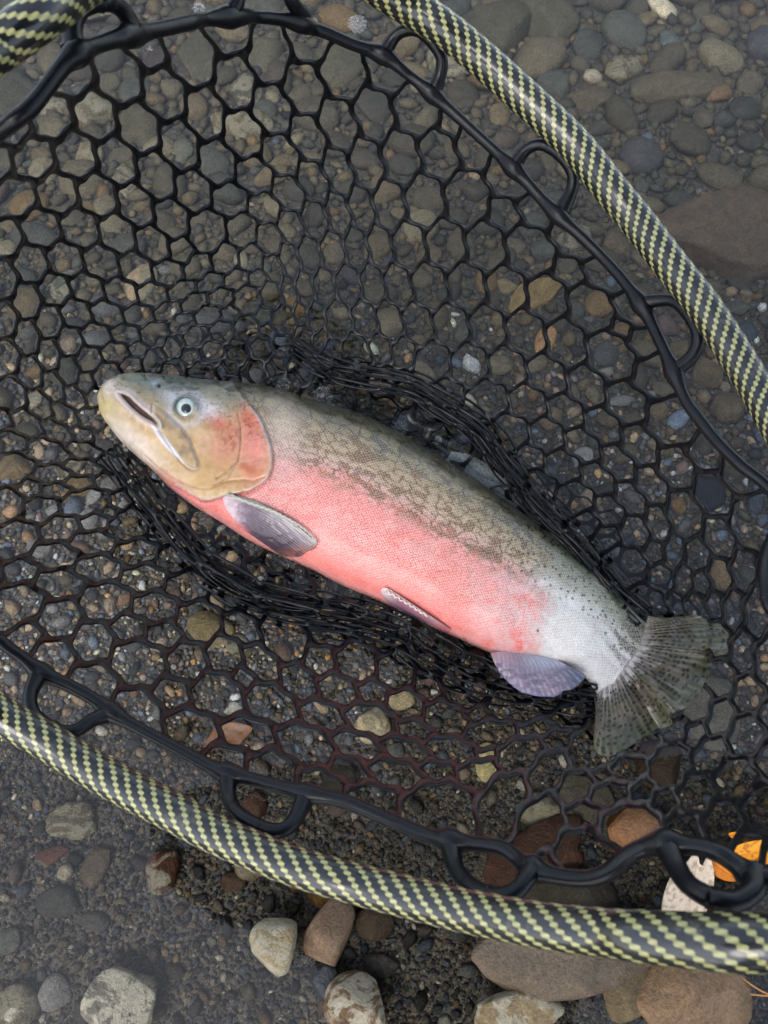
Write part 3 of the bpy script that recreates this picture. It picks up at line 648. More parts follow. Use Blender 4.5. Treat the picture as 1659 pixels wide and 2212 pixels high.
head = blob(head, (216, 112, 80), (1130, 420), (60, 80), .9, -20)
head = blob(head, (196, 104, 60), (1130, 745), (75, 35), .9, 25)
head = blob(head, (158, 92, 44), (1020, 560), (35, 80), .75, 0, sstep(hn2, .42, .58))
head = blob(head, (150, 86, 40), (1000, 520), (60, 60), .6, 0, sstep(hn2, .48, .6))
head = blob(head, (176, 140, 70), (900, 700), (110, 45), .5, 10, sstep(hn, .5, .6))
head = blob(head, (226, 140, 130), (640, 830), (150, 30), .7, 35)
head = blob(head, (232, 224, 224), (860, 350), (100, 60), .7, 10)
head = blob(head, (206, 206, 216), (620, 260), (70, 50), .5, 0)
head = blob(head, (150, 170, 196), (512, 182), (22, 18), .8)
mm = sstep(sm, -2, 2); head = blend(head, (182, 154, 114), mm * .8); head = blend(head, (140, 114, 80), mm * sstep(hn, .45, .65) * .6)
head = blend(head, (196, 182, 166), np.exp(-(sm / 2.2) ** 2) * .8)
head = blend(head, (96, 84, 74), np.exp(-((sm + 3) / 2.0) ** 2) * .28 * (x > 300))
for g_, k_, col_ in ((dp, 1.5, (120, 84, 60)), (di, 1.6, (138, 96, 52)), (ds, 1.4, (210, 170, 150)), (dj, 1.5, (178, 142, 120))):
    head = blend(head, col_, np.exp(-(g_ / k_) ** 2) * .6 * sstep(hn2, .25, .55))
head = blend(head, (214, 196, 196), np.exp(-((so_ + 8) / 6) ** 2) * .75 * (x < 330))
head = blend(head, (206, 190, 186), np.exp(-((so_ + 5) / 3.5) ** 2) * .7)
head = blend(head, (190, 150, 96), np.exp(-((dl) / 3) ** 2) * .35 * (x > 250))
dli, _, _ = poly_dist(HP, LIPIN, True); inl = inside(HP, LIPIN); sl_ = np.where(inl, dli, -dli)
head = blend(head, (228, 226, 232), sstep(sl_, -3, 1) * .8)
head = blend(head, (92, 68, 64), sstep(so_, -.5, 1.5)); head = blend(head, (60, 42, 42), sstep(so_, 1, 5) * .5)
head = blend(head, (88, 104, 108), np.exp(-((de - 26) / 4.5) ** 2) * .95 * sstep(EYE[1] + 14 - y, 0, 14)); head = blend(head, (196, 196, 204), np.exp(-((de - 38) / 8) ** 2) * .45)
head = blend(head, (26, 26, 30), np.exp(-(np.hypot(x - NOS[0], y - NOS[1]) / 3.4) ** 2) * .95)
# worm-like dark lines of the crown
vm = 1 - sstep(np.abs(fbm(x / 20, y / 9, 3, 61) - .5), .0, .03)
head = blend(head, (52, 54, 42), vm * .8 * (1 - sstep(hT, .28, .5)))
vb = sstep(fbm(x / 24, y / 14, 3, 63), .50, .60) * (1 - sstep(hT, .10, .26)); head = blend(head, (46, 56, 52), vb * .75)
head = blend(head, (150, 138, 120), (1 - sstep(hT, .0, .05)) * .3)
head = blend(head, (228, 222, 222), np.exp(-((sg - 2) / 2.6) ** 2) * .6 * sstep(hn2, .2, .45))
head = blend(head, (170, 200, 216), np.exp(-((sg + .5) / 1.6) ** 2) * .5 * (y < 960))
mg = sstep(sg, -1.5, 1.5)
hc = hc * (1 - mg[:, None]) + head * mg[:, None]
hc = blend(hc, (96, 62, 52), np.exp(-((sg + 3) / 2.2) ** 2) * .5 * (x > 430))
hc = hc * (.88 + .26 * fbm(x / 9, y / 9, 3, 131) * 1.0)[:, None]
c[hd] = hc
c = c * .86
scl = np.ones(len(X)); scl[hd] = 1 - mg; scl *= sstep(T, .04, .14) * (1 - .55 * sstep(T, .72, .95)) * (1 - .35 * (1 - sstep(T, .1, .34)))
# under side: same outline at the waterline, rounded downwards
k_ = 24; thu = np.linspace(0, np.pi, k_)
lowP = mid[:, None] + half[:, None] * np.cos(thu)[None, :, None]
base = at(lowP[..., 0], lowP[..., 1], 0.0); lowW = base.copy(); lowW[..., 2] -= (hgt[:, None] * .75) * np.sin(thu)[None]
nT = len(X); Vall = np.vstack([Vt, lowW.reshape(-1, 3)])
Fa = grid_faces(NS, NT); Fb = grid_faces(NS, k_)[:, ::-1] + nT
colu = np.vstack([c, np.tile(lin((225, 190, 180)), (NS * k_, 1))])
uvm = np.stack([np.repeat(sPx, NT), np.tile((1 - np.cos(th)) / 2, NS) * np.repeat(wid, NT)], -1) / 2000.0
uvall = np.vstack([uvm, np.zeros((NS * k_, 2))])
fish = bpy.data.objects.new('trout', None); link(fish)
tag(fish, 'large spawning trout with pink flank and open mouth lying on its side in the net', 'fish')
me = np_mesh('body', Vall, np.vstack([Fa, Fb]), FISH, col=colu, extra={'scale': np.r_[scl, np.zeros(NS * k_)]}, uv=uvall)
mobj('body', me, fish)

# eye: ball with iris ring and pupil
ez = float(.052 * (170 / 350) ** .85) * .86
def dome(cx, cy, rx, ry, z0, h, name, mat, parent, n=28, m=10, ang=0.0):
    a = np.linspace(0, 2 * np.pi, n, endpoint=False); rr = np.sin(np.linspace(0, np.pi / 2, m))
    r_, a_ = np.meshgrid(rr, a, indexing='ij'); ex = rx * r_ * np.cos(a_); ey = ry * r_ * np.sin(a_)
    X_ = cx + ex * math.cos(ang) - ey * math.sin(ang); Y_ = cy + ex * math.sin(ang) + ey * math.cos(ang)
    V = at(X_, Y_, z0 + h * np.sqrt(np.maximum(0, 1 - r_ ** 2))).reshape(-1, 3)
    return mobj(name, np_mesh(name, V, grid_faces(m, n, True), mat), parent)
iris_m = M('iris'); tc = iris_m.n('TexCoord').outputs['Object']; iris_m.bsdf(iris_m.mix(iris_m.noise(500, 3, .6, tc), (.30, .38, .33), (.72, .80, .70)), .25, None, .5, coat=1, coat_rough=.05); IRIS = iris_m.m
EYEW = mat_plain('eye_white', (.34, .42, .42), .25, .5, 1.0); PUP = mat_plain('pupil', (.006, .008, .012), .06, .5, 1.0)
# local body height at the eye
ke = np.argmin(np.hypot(X - EYE[0], Y - EYE[1])); zb = float(Zt[ke])
eb = dome(EYE[0], EYE[1], 23.5, 22.5, zb - .001, .0042, 'eye', EYEW, fish)
dome(EYE[0], EYE[1], 20, 19.5, zb + .0003, .0040, 'iris', IRIS, eb)
dome(EYE[0], EYE[1], 12.8, 12.2, zb + .0019, .0034, 'pupil', PUP, eb)

HM = np.full((240, 290), -1.0)
_ix = ((X - 150) / 5).astype(int).clip(0, 289); _iy = ((Y - 760) / 5).astype(int).clip(0, 239); np.maximum.at(HM, (_iy, _ix), Zt)
def body_top(x, y):
    i = ((np.asarray(y) - 760) / 5).clip(0, 238.9); j = ((np.asarray(x) - 150) / 5).clip(0, 288.9); i0 = i.astype(int); j0 = j.astype(int); fi = i - i0; fj = j - j0
    Hc = np.maximum(HM, -.01)
    return Hc[i0, j0] * (1 - fi) * (1 - fj) + Hc[i0 + 1, j0] * fi * (1 - fj) + Hc[i0, np.minimum(j0 + 1, 289)] * (1 - fi) * fj + Hc[i0 + 1, np.minimum(j0 + 1, 289)] * fi * fj
# fins
def fin(name, root, tip, colf, zroot, ztip, nu=90, nv=110, ridge=.0007, nray=22, wavef=None, parent=None, over=False, bulge=0):
    rt = resample(catmull(root, 8), nv); tp = resample(catmull(tip, 8), nv)
    u = np.linspace(0, 1, nu)[:, None, None]; G = rt[None] * (1 - u) + tp[None] * u
    U, Vv = np.meshgrid(np.linspace(0, 1, nu), np.linspace(0, 1, nv), indexing='ij')
    G = G.copy(); G[..., 1] -= bulge * np.sin(np.pi * U ** .9) * (1 - Vv) ** 1.2; G[..., 0] += .35 * bulge * np.sin(np.pi * U) * (1 - Vv)
    z = zroot + (ztip - zroot) * U + ridge * np.sin(Vv * nray * 2 * np.pi) * sstep(U, .03, .2)
    if wavef is not None: z = z + wavef(U, Vv)
    x_, y_ = G[..., 0].ravel(), G[..., 1].ravel()
    if over: z = np.maximum(z, body_top(x_, y_).reshape(z.shape) + .002 + .003 * np.sin(np.pi * U))
    top = at(x_, y_, z.ravel()); bot = top.copy(); bot[:, 2] -= .0012
    col = colf(U.ravel(), Vv.ravel(), x_, y_)
    Fg = grid_faces(nu, nv); n = nu * nv
    rim = np.r_[np.arange(nv) + (nu - 1) * nv]; e = np.stack([rim[:-1], rim[1:], rim[1:] + n, rim[:-1] + n], -1)
    l0 = np.arange(nu) * nv; e2 = np.stack([l0[:-1], l0[1:], l0[1:] + n, l0[:-1] + n], -1); l1 = l0 + nv - 1; e3 = np.stack([l1[1:], l1[:-1], l1[:-1] + n, l1[1:] + n], -1)
    me = np_mesh(name, np.vstack([top, bot]), np.vstack([Fg, Fg[:, ::-1] + n, e, e2, e3]), FIN, col=np.vstack([col, col * .7]))
    return mobj(name, me, parent or fish)
def rays(V_, n, sharp=.5): return (.5 + .5 * np.sin(V_ * n * 2 * np.pi)) ** sharp
def z1l(l): return [tuple(p) for p in z1(l)]
# pectoral
def colpec(U, V_, x, y):
    n = fbm(x / 10, y / 10, 3, 71); c = np.ones((len(U), 3)) * lin((104, 84, 98))
    c = blend(c, (206, 180, 184), 1 - sstep(U + .25 * (n - .5), .03, .26))
    c = blend(c, (62, 44, 54), sstep(U, .18, .42) * sstep(V_, .12, .4) * .9)
    c = blend(c, (36, 24, 32), sstep(U, .25, .5) * sstep(V_, .3, .7) * .85)
    c = blend(c, (170, 170, 150), (1 - sstep(V_, .04, .14)) * .8)
    c = blend(c, (150, 142, 140), (1 - sstep(V_, .1, .4)) * .5 * sstep(U, .3, .5))
    c = blend(c, (150, 84, 50), sstep(U, .80, .97) * .8 * sstep(n, .35, .55))
    c = blend(c, (206, 110, 110), (1 - sstep(U, .1, .4)) * sstep(V_, .75, .95) * .8)
    c = blend(c, (152, 128, 142), rays(V_ * 17 + .3 * n, 1, 3) * .5 * sstep(U, .1, .3))
    c = blend(c, (38, 32, 42), rays(V_ * 17 + .5 + .3 * n, 1, 4) * .5 * sstep(U, .2, .4))
    return c
kz = float(Zt[np.argmin(np.hypot(X - 500, Y - 1090))])
pec = fin('pectoral_fin', z1l([(985,903),(960,930),(975,990),(1015,1050),(1040,1100)]),
    z1l([(1575,1222),(1560,1255),(1540,1268),(1515,1275),(1490,1290),(1462,1312),(1400,1312),(1330,1300)]), colpec, .020, .014, nray=24, over=True, bulge=16,
    wavef=lambda U, V_: .006 * np.sin(np.pi * np.clip(U, 0, 1)))
lead = catmull(z1l([(985,903),(1100,950),(1200,985),(1290,1018),(1370,1060),(1450,1105),(1520,1160),(1575,1222)]), 10)
n = len(lead); sc_ = np.linspace(0, 1, n)
V, Fq, _ = tube(at(lead[:, 0], lead[:, 1] + 1.2 * np.sin(sc_ * 110), np.maximum(.021, body_top(lead[:, 0], lead[:, 1]) + .005)), .0014 * (1.3 - .7 * sc_), 8)
cw_ = np.tile(lin((176, 176, 158)), (len(V), 1)); mobj('fin_ray', np_mesh('fin_ray', V, Fq, FIN, col=cw_), pec)
# pelvic
def z2l(l): return [(493.8 + a * .3968, 822.9 + b * .3968) for a, b in l]
def colpel(U, V_, x, y):
    c = np.ones((len(U), 3)) * lin((150, 96, 112)); c = blend(c, (222, 196, 196), 1 - sstep(U, .0, .3)); c = blend(c, (96, 72, 96), sstep(V_, .35, .8) * .8)
    c = blend(c, (190, 160, 150), (1 - sstep(V_, .1, .45)) * .6); c = blend(c, (196, 90, 100), sstep(U, .75, .95) * .6); return c
pel = fin('pelvic_fin', z2l([(880,1135),(850,1125),(830,1140),(845,1180),(880,1215)]), z2l([(1208,1350),(1205,1358),(1195,1368),(1180,1372),(1150,1345)]), colpel, .012, .006, 60, 40, .0004, 9, over=True,
    wavef=lambda U, V_: .010 * np.sin(np.pi * U) * (1 - V_))
wl = resample(np.array(z2l([(860,1145),(920,1180),(980,1215),(1040,1255),(1085,1280)])), 160); s_ = np.linspace(0, 1, 160)
nrm = np.array([-.5, .86]); amp = 2.4 * np.sin(s_ * 2 * np.pi * 8) * (1 - .5 * s_)
V, Fq, _ = tube(at(wl[:, 0] - nrm[0] * amp, wl[:, 1] - nrm[1] * amp, np.maximum(.018, body_top(wl[:, 0], wl[:, 1]) + .006)), .0009, 8)
mobj('wavy_edge', np_mesh('wavy_edge', V, Fq, FIN, col=np.tile(lin((226, 206, 190)), (len(V), 1))), pel)
# anal
def z3l(l): return [(987.5 + a * .4047, 1097.2 + b * .4047) for a, b in l]
def colan(U, V_, x, y):
    n = fbm(x / 12, y / 6, 3, 81); c = np.ones((len(U), 3)) * lin((146, 128, 142))
    c = blend(c, (206, 180, 186), (1 - sstep(V_, .1, .45)) * .8); c = blend(c, (176, 182, 198), (1 - sstep(U, .1, .5)) * sstep(V_, .3, .6) * .8)
    c = blend(c, (92, 74, 98), sstep(n, .42, .6) * .8 * sstep(U, .25, .6)); c = blend(c, (62, 74, 96), sstep(V_, .72, .9) * sstep(U, .25, .6) * .9)
    c = blend(c, (96, 106, 160), sstep(U, .88, .98) * .4 * (1 - sstep(V_, .6, .8))); c = blend(c, (206, 190, 176), (1 - sstep(V_, .0, .06)) * .7)
    c = blend(c, (70, 60, 84), rays(V_ * 17 + .35 * n, 1, 4) * .4 * sstep(U, .2, .4)); c = blend(c, (212, 212, 232), rays(V_ * 17 + .5 + .35 * n, 1, 4) * .3); return c
fin('anal_fin', z3l([(178,775),(230,765),(290,766),(350,776),(420,788),(480,796),(540,812)]),
    z3l([(200,830),(232,885),(290,945),(350,985),(430,1005),(500,1008),(550,1018),(562,978),(612,968),(655,935),(684,905),(676,888)]), colan, .016, .022, nray=17,
    wavef=lambda U, V_: .006 * np.sin(np.pi * U))
# dorsal, lying under water behind the back
def coldor(U, V_, x, y):
    d1, _, i = vcell(x / 8, y / 6, 91, .9); c = np.ones((len(U), 3)) * lin((150, 160, 166)); c = blend(c, (60, 66, 66), (1 - sstep(d1, .16, .3)) * .8)
    return blend(c, (110, 120, 124), (1 - sstep(U, 0, .3)) * .6)
fin('dorsal_fin', [(962,994),(1000,1018),(1040,1046),(1080,1076),(1110,1098)], [(975,975),(1012,982),(1050,1002),(1080,1028),(1104,1052),(1128,1084)], coldor, -.004, -.010, 50, 70, .0003, 12)
# tail
root = [(1400,1330),(1392,1362),(1378,1398),(1356,1434),(1330,1466),(1302,1490),(1284,1504)]
outer = [(1440,1336),(1473,1331),(1505,1329),(1528,1340),(1552,1348),(1576,1360),(1583,1385),(1568,1410),(1545,1420),(1536,1440),(1530,1461),(1510,1498),(1485,1526),(1462,1537),(1449,1545),(1451,1563),(1430,1574),(1412,1580),(1380,1600),(1344,1623),(1311,1634),(1289,1625),(1283,1600),(1284,1570),(1287,1540)]
def coltail(U, V_, x, y):
    n = fbm(x / 16, y / 16, 3, 95); c = np.ones((len(U), 3)) * lin((70, 66, 48))
    c = blend(c, (108, 96, 84), sstep(n, .42, .62) * .6); c = blend(c, (66, 70, 44), sstep(U, .55, .95) * .7)
    c = blend(c, (200, 192, 188), (1 - sstep(U + .3 * (n - .5) + .10 * rays(V_ * 17, 1, 1), .02, .26)) * np.interp(V_, [0, .25, .45, 1], [.15, .4, .9, 1.0]))
    c = blend(c, (122, 116, 92), rays(V_ * 34 + .5 + .8 * n, 1, 2) * .22)
    q = V_ * 40 + .9 * n; k = np.floor(q); row = (U + .35 * _h(k, k * 0, 3)) * 15; r0 = np.floor(row); rr = np.hypot((q - k - .5 - .35 * (_h(k, r0, 21) - .5)) * .85, (row - r0 - .5 - .4 * (_h(k, r0, 22) - .5)) * .85)
    sp_ = (1 - sstep(rr, .20, .34)) * (_h(k, np.floor(row), 8) > .34) * sstep(U, .05, .12)
    return blend(c, (18, 17, 15), sp_ * .9)
def tw(U, V_):
    f1 = .007 * np.sin(V_ * 21 + 3.2 * U) * sstep(U, .2, .8) + np.exp(-((V_ - .50 - .06 * U) / .035) ** 2) * .010 - np.exp(-((V_ - .60 - .05 * U) / .035) ** 2) * .008 + np.exp(-((V_ - .40) / .05) ** 2) * .006
    return f1 * sstep(U, .08, .4) + .003 * np.sin(V_ * 26 + U * 2) * U
fin('tail_fin', root, outer, coltail, .007, .020, 170, 330, .00025, 40, wavef=tw)

# ------------------------------------------------------------------ riverbed
def bed_z(x, y): return np.clip(-.022 - .16 * np.clip(y + .08, 0, 3) - .10 * np.clip(y - .5, 0, 3) * 0, -.30, -.006) + .006 * (fbm(x * 9 + 50, y * 9 + 50, 3, 13) - .5)
def bed_at(px, py):
    z = np.full(np.shape(px), -.05, float)
    for _ in range(12): p = at(px, py, z); z = bed_z(p[..., 0], p[..., 1])
    return at(px, py, z)
gx = np.linspace(-1.3, 1.3, 180); gy = np.linspace(-.8, 2.4, 200)
gX, gY = np.meshgrid(gx, gy, indexing='ij'); gZ = bed_z(gX, gY)
# bank rises behind the photographer
rb = np.clip(-gY - .38, 0, 1); gZ = gZ + .35 * rb
V = np.stack([gX, gY, gZ], -1).reshape(-1, 3)
big = np.array([(-60, -60, .3), (60, -60, .3), (60, 60, -.34), (-60, 60, -.34)])
tag(mobj('riverbed', np_mesh('riverbed', V, grid_faces(180, 200), SAND)), kind='structure')
tag(mobj('river_floor', np_mesh('river_floor', np.array([(-60,-60,-.36),(60,-60,-.36),(60,60,-.36),(-60,60,-.36)]), np.array([[0,1,2,3]]), SAND)), kind='structure')
bed_o = bpy.data.objects['riverbed']
wxs = np.r_[-60, -8, -2, -.8, np.arange(-.52, .52, .0024), .8, 2, 8, 60]; wys = np.r_[-.9, -.4, -.1, np.arange(.0, .66, .0024), .9, 1.5, 4, 20, 60]
wX, wY = np.meshgrid(wxs, wys, indexing='ij'); wP = np.stack([wX, wY, 0 * wX], -1).reshape(-1, 3)
wd = np.full(len(wP), 999.); nearw = (np.abs(wP[:, 0]) < .5) & (wP[:, 1] > .02) & (wP[:, 1] < .64)
wd[nearw] = poly_dist(proj(wP[nearw]), FISHP, True)[0]; wn = fbm(wP[:, 0] * 30, wP[:, 1] * 30, 3, 71)
wP[:, 2] = .0011 * np.sin(wd / 15 * 6.28 + 7 * wn) * np.exp(-wd / 34) * sstep(wd, 0, 5) * (.3 + 1.4 * sstep(wn, .35, .65)) + .0018 * np.exp(-wd / 4)
wP[~nearw, 2] = 0
tag(mobj('river_water', np_mesh('river_water', wP, grid_faces(len(wxs), len(wys)), WATER)), kind='structure')

def ico(sub):
    import bmesh
    bm = bmesh.new(); bmesh.ops.create_icosphere(bm, subdivisions=sub, radius=1); bm.verts.ensure_lookup_table()
    V = np.array([v.co[:] for v in bm.verts]); Fq = np.array([[v.index for v in f.verts] for f in bm.faces]); bm.free(); return V, Fq
ICO = {s: ico(s) for s in (1, 2, 3, 4)}
def stone_shape(sub, seed, sharp=.5, rough=.12):
    V, Fq = ICO[sub]; r = np.random.default_rng(seed); V = V.copy()
    for k in range(int(5 + 9 * sharp)):                      # cut facets
        d = r.normal(size=3); d /= np.linalg.norm(d); lim = r.uniform(.55, .88) if sharp > .4 else r.uniform(.75, .95)
        p = V @ d; over = np.maximum(p - lim, 0); V -= d * (over * (.85))[:, None]
    ph = r.uniform(0, 6, (4, 3)); fr = r.normal(size=(4, 3)) * 1.8
    disp = sum(np.sin(V @ fr[k] + ph[k][0]) for k in range(4)) / 4
    V *= (1 + rough * disp)[:, None]
    if sub >= 3:
        fr = r.normal(size=(6, 3)) * 6; disp = sum(np.sin(V @ fr[k] + k) for k in range(6)) / 6; V *= (1 + .05 * disp)[:, None]
        fr = r.normal(size=(8, 3)) * 14; disp = sum(np.abs(np.sin(V @ fr[k] + k)) for k in range(8)) / 8; V *= (1 + .045 * (disp - .6))[:, None]
    V /= np.abs(V).max(0); return V, Fq
PAL_TOP = [((116,106,84),6),((100,92,74),5),((128,112,84),3),((94,94,84),3),((140,114,76),1),((84,80,68),2),((150,138,110),1)]
PAL_BOT = [((90,89,88),6),((70,68,68),5),((118,104,88),4),((128,110,88),2.5),((112,88,68),.6),((52,50,48),3),((172,160,138),1.2),((80,87,98),3.5),((100,84,78),1.6),((134,104,72),.6),((196,188,174),.7)]
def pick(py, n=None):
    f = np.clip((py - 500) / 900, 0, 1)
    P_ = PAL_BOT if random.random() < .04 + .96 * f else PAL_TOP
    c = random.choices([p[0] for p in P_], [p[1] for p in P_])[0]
    return lin(np.clip(np.array(c) * (random.uniform(.90, 1.10) * .92 if P_ is PAL_TOP else random.uniform(.58, 1.12) * np.interp(py, [600, 950, 1450, 1700, 1900], [1.26, 1.72, 1.6, 1.08, .88])), 0, 235))  # sky veil and dark reflection put into stone colour: paler mid-frame, darker low
placed = []          # x, y, r on the bed
grid_ = {}
def free(x, y, r, k=.82):
    g = .03; R_ = int((r + .09) / g) + 1; ix, iy = int(x // g), int(y // g)
    for a in range(ix - R_, ix + R_ + 1):
        for b in range(iy - R_, iy + R_ + 1):
            for (qx, qy, qr) in grid_.get((a, b), ()):
                if (qx - x) ** 2 + (qy - y) ** 2 < (k * (qr + r)) ** 2: return False
    return True
def occupy(x, y, r): grid_.setdefault((int(x // .03), int(y // .03)), []).append((x, y, r))
# --- stones traced one by one: x, y, half width, half height, turn, colour, crusted, height factor, sink, name, label
BIG = [
(160,1775,56,34,-8,(142,128,104),1,.55,.0,'stone','grey oval stone with a pale mottled crust just below the hoop at the lower left'),
(205,1868,27,40,15,(138,120,96),0,.6,.0,'stone','upright tan stone standing below the pale crusted oval stone'),
(130,1945,46,27,-5,(104,104,96),0,.5,.0,'stone','flat grey-green oval stone below the upright tan stone'),
(112,1848,34,16,-12,(140,88,70),0,.4,.0,'stone','thin reddish wedge stone under the pale crusted oval stone'),
(22,2030,25,20,-20,(132,132,122),0,.6,0,'stone','light speckled pebble at the left edge below the hoop'),
(350,1878,34,42,8,(118,66,32),1,.7,.0,'stone','rust brown stone with a cream crust cap in the dark reflection'),
(551,1862,42,33,5,(190,172,144),0,.7,.0,'stone','pale beige rounded stone touching the lower side of the hoop'),
(505,1907,26,19,0,(122,92,72),0,.6,.0,'stone','brown pebble right below the pale beige rounded stone'),
(646,1893,20,30,15,(150,112,76),0,.6,.0,'stone','narrow tan upright pebble right of the pale beige stone'),
(728,1928,60,36,3,(140,102,46),0,.5,.0,'stone','flat ochre slab-like stone partly covered by the hoop'),
(594,2042,50,48,-25,(186,164,118),1,.9,.026,'rock','rough cream rock breaking the water near the bottom'),
(712,2012,50,56,0,(150,118,86),0,.9,.018,'rock','pointed brown rock with ridges beside the cream rock'),
(806,1990,42,32,20,(112,92,74),0,.6,.006,'stone','dark triangular stone right of the pointed brown rock'),
(770,2168,58,46,10,(136,102,62),1,.9,.022,'rock','wet brown rock with a pale streak at the bottom edge'),
(698,2122,30,34,0,(72,76,82),0,.8,.012,'stone','wet dark blue-grey stone left of the wet brown rock'),
(822,2087,36,21,4,(120,112,104),0,.6,.0,'stone','grey smooth pebble below the dark triangular stone'),
(1232,2062,178,66,-4,(134,114,88),0,.6,.022,'rock','long brown-grey cobble lying under the hoop at the lower right'),
(1225,1925,118,44,6,(104,96,82),0,.5,.006,'rock','layered grey flat rock between the hoop and the black edge cord'),
(1492,2132,96,84,0,(176,138,98),0,.7,.028,'rock','large rough tan rock in the lower right corner'),
(1362,2118,52,66,10,(140,118,78),0,.8,.02,'rock','olive-tan rounded rock left of the large rough tan rock'),
(1120,2190,80,40,0,(176,150,104),1,.8,.022,'rock','mottled rock cut by the bottom edge below the long cobble'),
(1138,2110,22,18,0,(150,128,104),1,.8,.01,'stone','small speckled pebble between the long cobble and the bottom rock'),
(1364,1800,68,48,8,(168,112,58),0,.8,.012,'rock','smooth orange-brown rock behind the black edge cord'),
(1180,1762,58,40,5,(156,146,108),1,.6,.0,'stone','pale pitted stone seen through the net above the edge cord'),
(1262,1725,66,44,30,(140,132,112),0,.4,.0,'stone','flat light grey stone beside the pale pitted stone'),
(1140,1858,132,52,-28,(112,74,56),0,.4,.004,'rock','flat red-brown rock under the lower edge loop'),
(1205,1852,50,34,20,(142,96,70),0,.5,.002,'stone','pinkish brown stone leaning on the flat red-brown rock'),
(806,1566,38,42,20,(210,190,150),1,.6,.0,'stone','cream mottled stone under the net in the dark reflection'),
(868,1508,30,24,-10,(196,178,142),0,.6,.0,'stone','smaller cream stone above the cream mottled stone'),
(1054,1650,27,40,-5,(206,192,138),0,.5,.0,'stone','yellowish cream upright oval stone under the net'),
(735,1675,40,36,20,(62,56,50),0,.4,.0,'stone','large dark slate stone above the lower edge cord'),
(858,1622,20,17,0,(110,112,108),0,.6,.0,'stone','grey speckled pebble beneath the cream mottled stone'),
(853,1690,15,14,0,(120,124,124),0,.6,.0,'stone','round grey pebble right of the large dark slate stone'),
(1540,1532,56,80,12,(146,138,124),0,.35,.0,'rock','big flat grey rock seen through the net right of the tail'),
(1418,1655,54,50,0,(96,74,58),0,.5,.0,'stone','dark brown stone under the net below the tail'),
(1160,632,80,32,-33,(176,148,96),0,.6,.0,'stone','long ochre stone seen through the net at upper right'),
(1095,618,22,17,0,(168,150,112),0,.7,.0,'stone','small cream-brown stone left of the long ochre stone'),
(1560,505,138,92,4,(122,104,84),0,.45,.01,'boulder','large brown boulder at the right edge beyond the hoop'),
(1567,880,35,36,0,(128,112,88),0,.7,.0,'stone','rounded tan-grey stone between net and hoop at right'),
(1528,1068,36,40,0,(52,56,64),0,.5,.0,'stone','blue-black flat stone seen through the net at right'),
(1465,1092,16,20,0,(158,124,74),0,.7,.0,'stone','ochre upright pebble left of the blue-black flat stone'),
(1556,1242,26,36,-8,(182,152,112),0,.7,.0,'stone','light tan stone seen through the net right above the tail'),
(170,1052,30,22,0,(140,116,74),0,.6,.0,'stone','olive-yellow stone left of the fish jaw under the net'),
(28,1010,36,30,0,(150,128,92),0,.6,.0,'stone','tan stone at the left edge level with the fish jaw'),
(458,1362,56,38,12,(168,150,112),0,.4,.0,'stone','tan flat stone below the pectoral fin under the net'),
(515,1398,34,22,40,(96,86,60),1,.5,.0,'stone','dark crusted stone beside the tan flat stone'),
(398,1386,27,18,0,(128,128,130),0,.5,.0,'stone','flat grey stone left of the tan flat stone'),
(505,1532,20,14,0,(206,204,194),0,.7,.0,'stone','white round pebble above the brown leaf'),
(552,1737,28,34,10,(122,84,66),0,.6,.0,'stone','red-brown block-shaped stone inside the lower middle hanging loop'),
(610,1778,22,14,-10,(196,188,164),1,.6,.0,'stone','small white crusted chip inside the lower middle hanging loop'),
(205,1990,28,18,0,(112,108,100),0,.5,0,'stone','dull grey pebble left of the dark reflection near the bottom'),
(115,2148,32,30,30,(190,184,180),0,.5,.0,'stone','white heart-shaped stone near the bottom left corner'),
(262,2160,66,54,5,(132,124,106),1,.6,.010,'rock','grey round rock with a dark pit at the bottom left'),
(25,2180,46,36,0,(150,138,112),1,.6,.006,'rock','pale crusted rock in the bottom left corner'),
(1078,66,62,66,10,(100,94,74),0,.5,.0,'rock','large flat olive rock beside the hoop at the top'),
(1184,46,56,62,-10,(104,98,78),0,.5,.0,'rock','large grey-olive rock at the top right of the flat olive rock'),
(1458,192,88,36,-6,(120,108,84),0,.6,.0,'rock','long low tan-grey rock in the upper right'),
(1545,203,29,21,0,(150,120,82),0,.7,.0,'stone','orange-tinted block at the right end of the long low rock'),
(1348,156,46,32,-35,(118,102,72),1,.6,.0,'stone','crusted brown stone left above the long low rock'),
(1276,213,46,29,0,(112,100,78),0,.6,.0,'stone','rounded brown stone left of the long low rock'),
(1448,86,20,18,0,(112,118,112),0,.7,.0,'stone','pale blue-grey pebble near the top right'),
(427,124,48,64,0,(106,100,82),0,.5,.0,'rock','tall grey stone behind the net at top left'),
(560,114,46,48,0,(112,104,82),0,.5,.0,'rock','olive rounded rock behind the net at top middle'),
(298,273,48,52,0,(106,98,76),0,.55,.0,'rock','smooth olive rock in a net opening at upper left'),
(208,245,42,40,0,(122,112,84),1,.6,.0,'rock','crusted rock in the net opening left of the smooth olive rock'),
(114,212,40,42,0,(116,106,80),1,.6,.0,'rock','rock with a cream patch near the left part of the edge cord'),
(15,200,62,60,0,(96,92,76),0,.5,.0,'rock','large dark olive boulder outside the net at upper left'),
(520,268,66,36,8,(126,112,84),1,.6,.0,'rock','wide crusted tan rock in the upper middle net openings'),
(398,328,23,28,0,(128,126,108),0,.6,.0,'stone','smooth light grey egg-shaped stone in the upper net'),
(729,146,54,58,0,(108,102,82),0,.5,.0,'rock','angular grey-olive rock below the foam bubbles at the top'),
(560,20,50,40,0,(100,98,82),0,.5,.0,'rock','dim rock at the top edge beside the upper loop'),
]
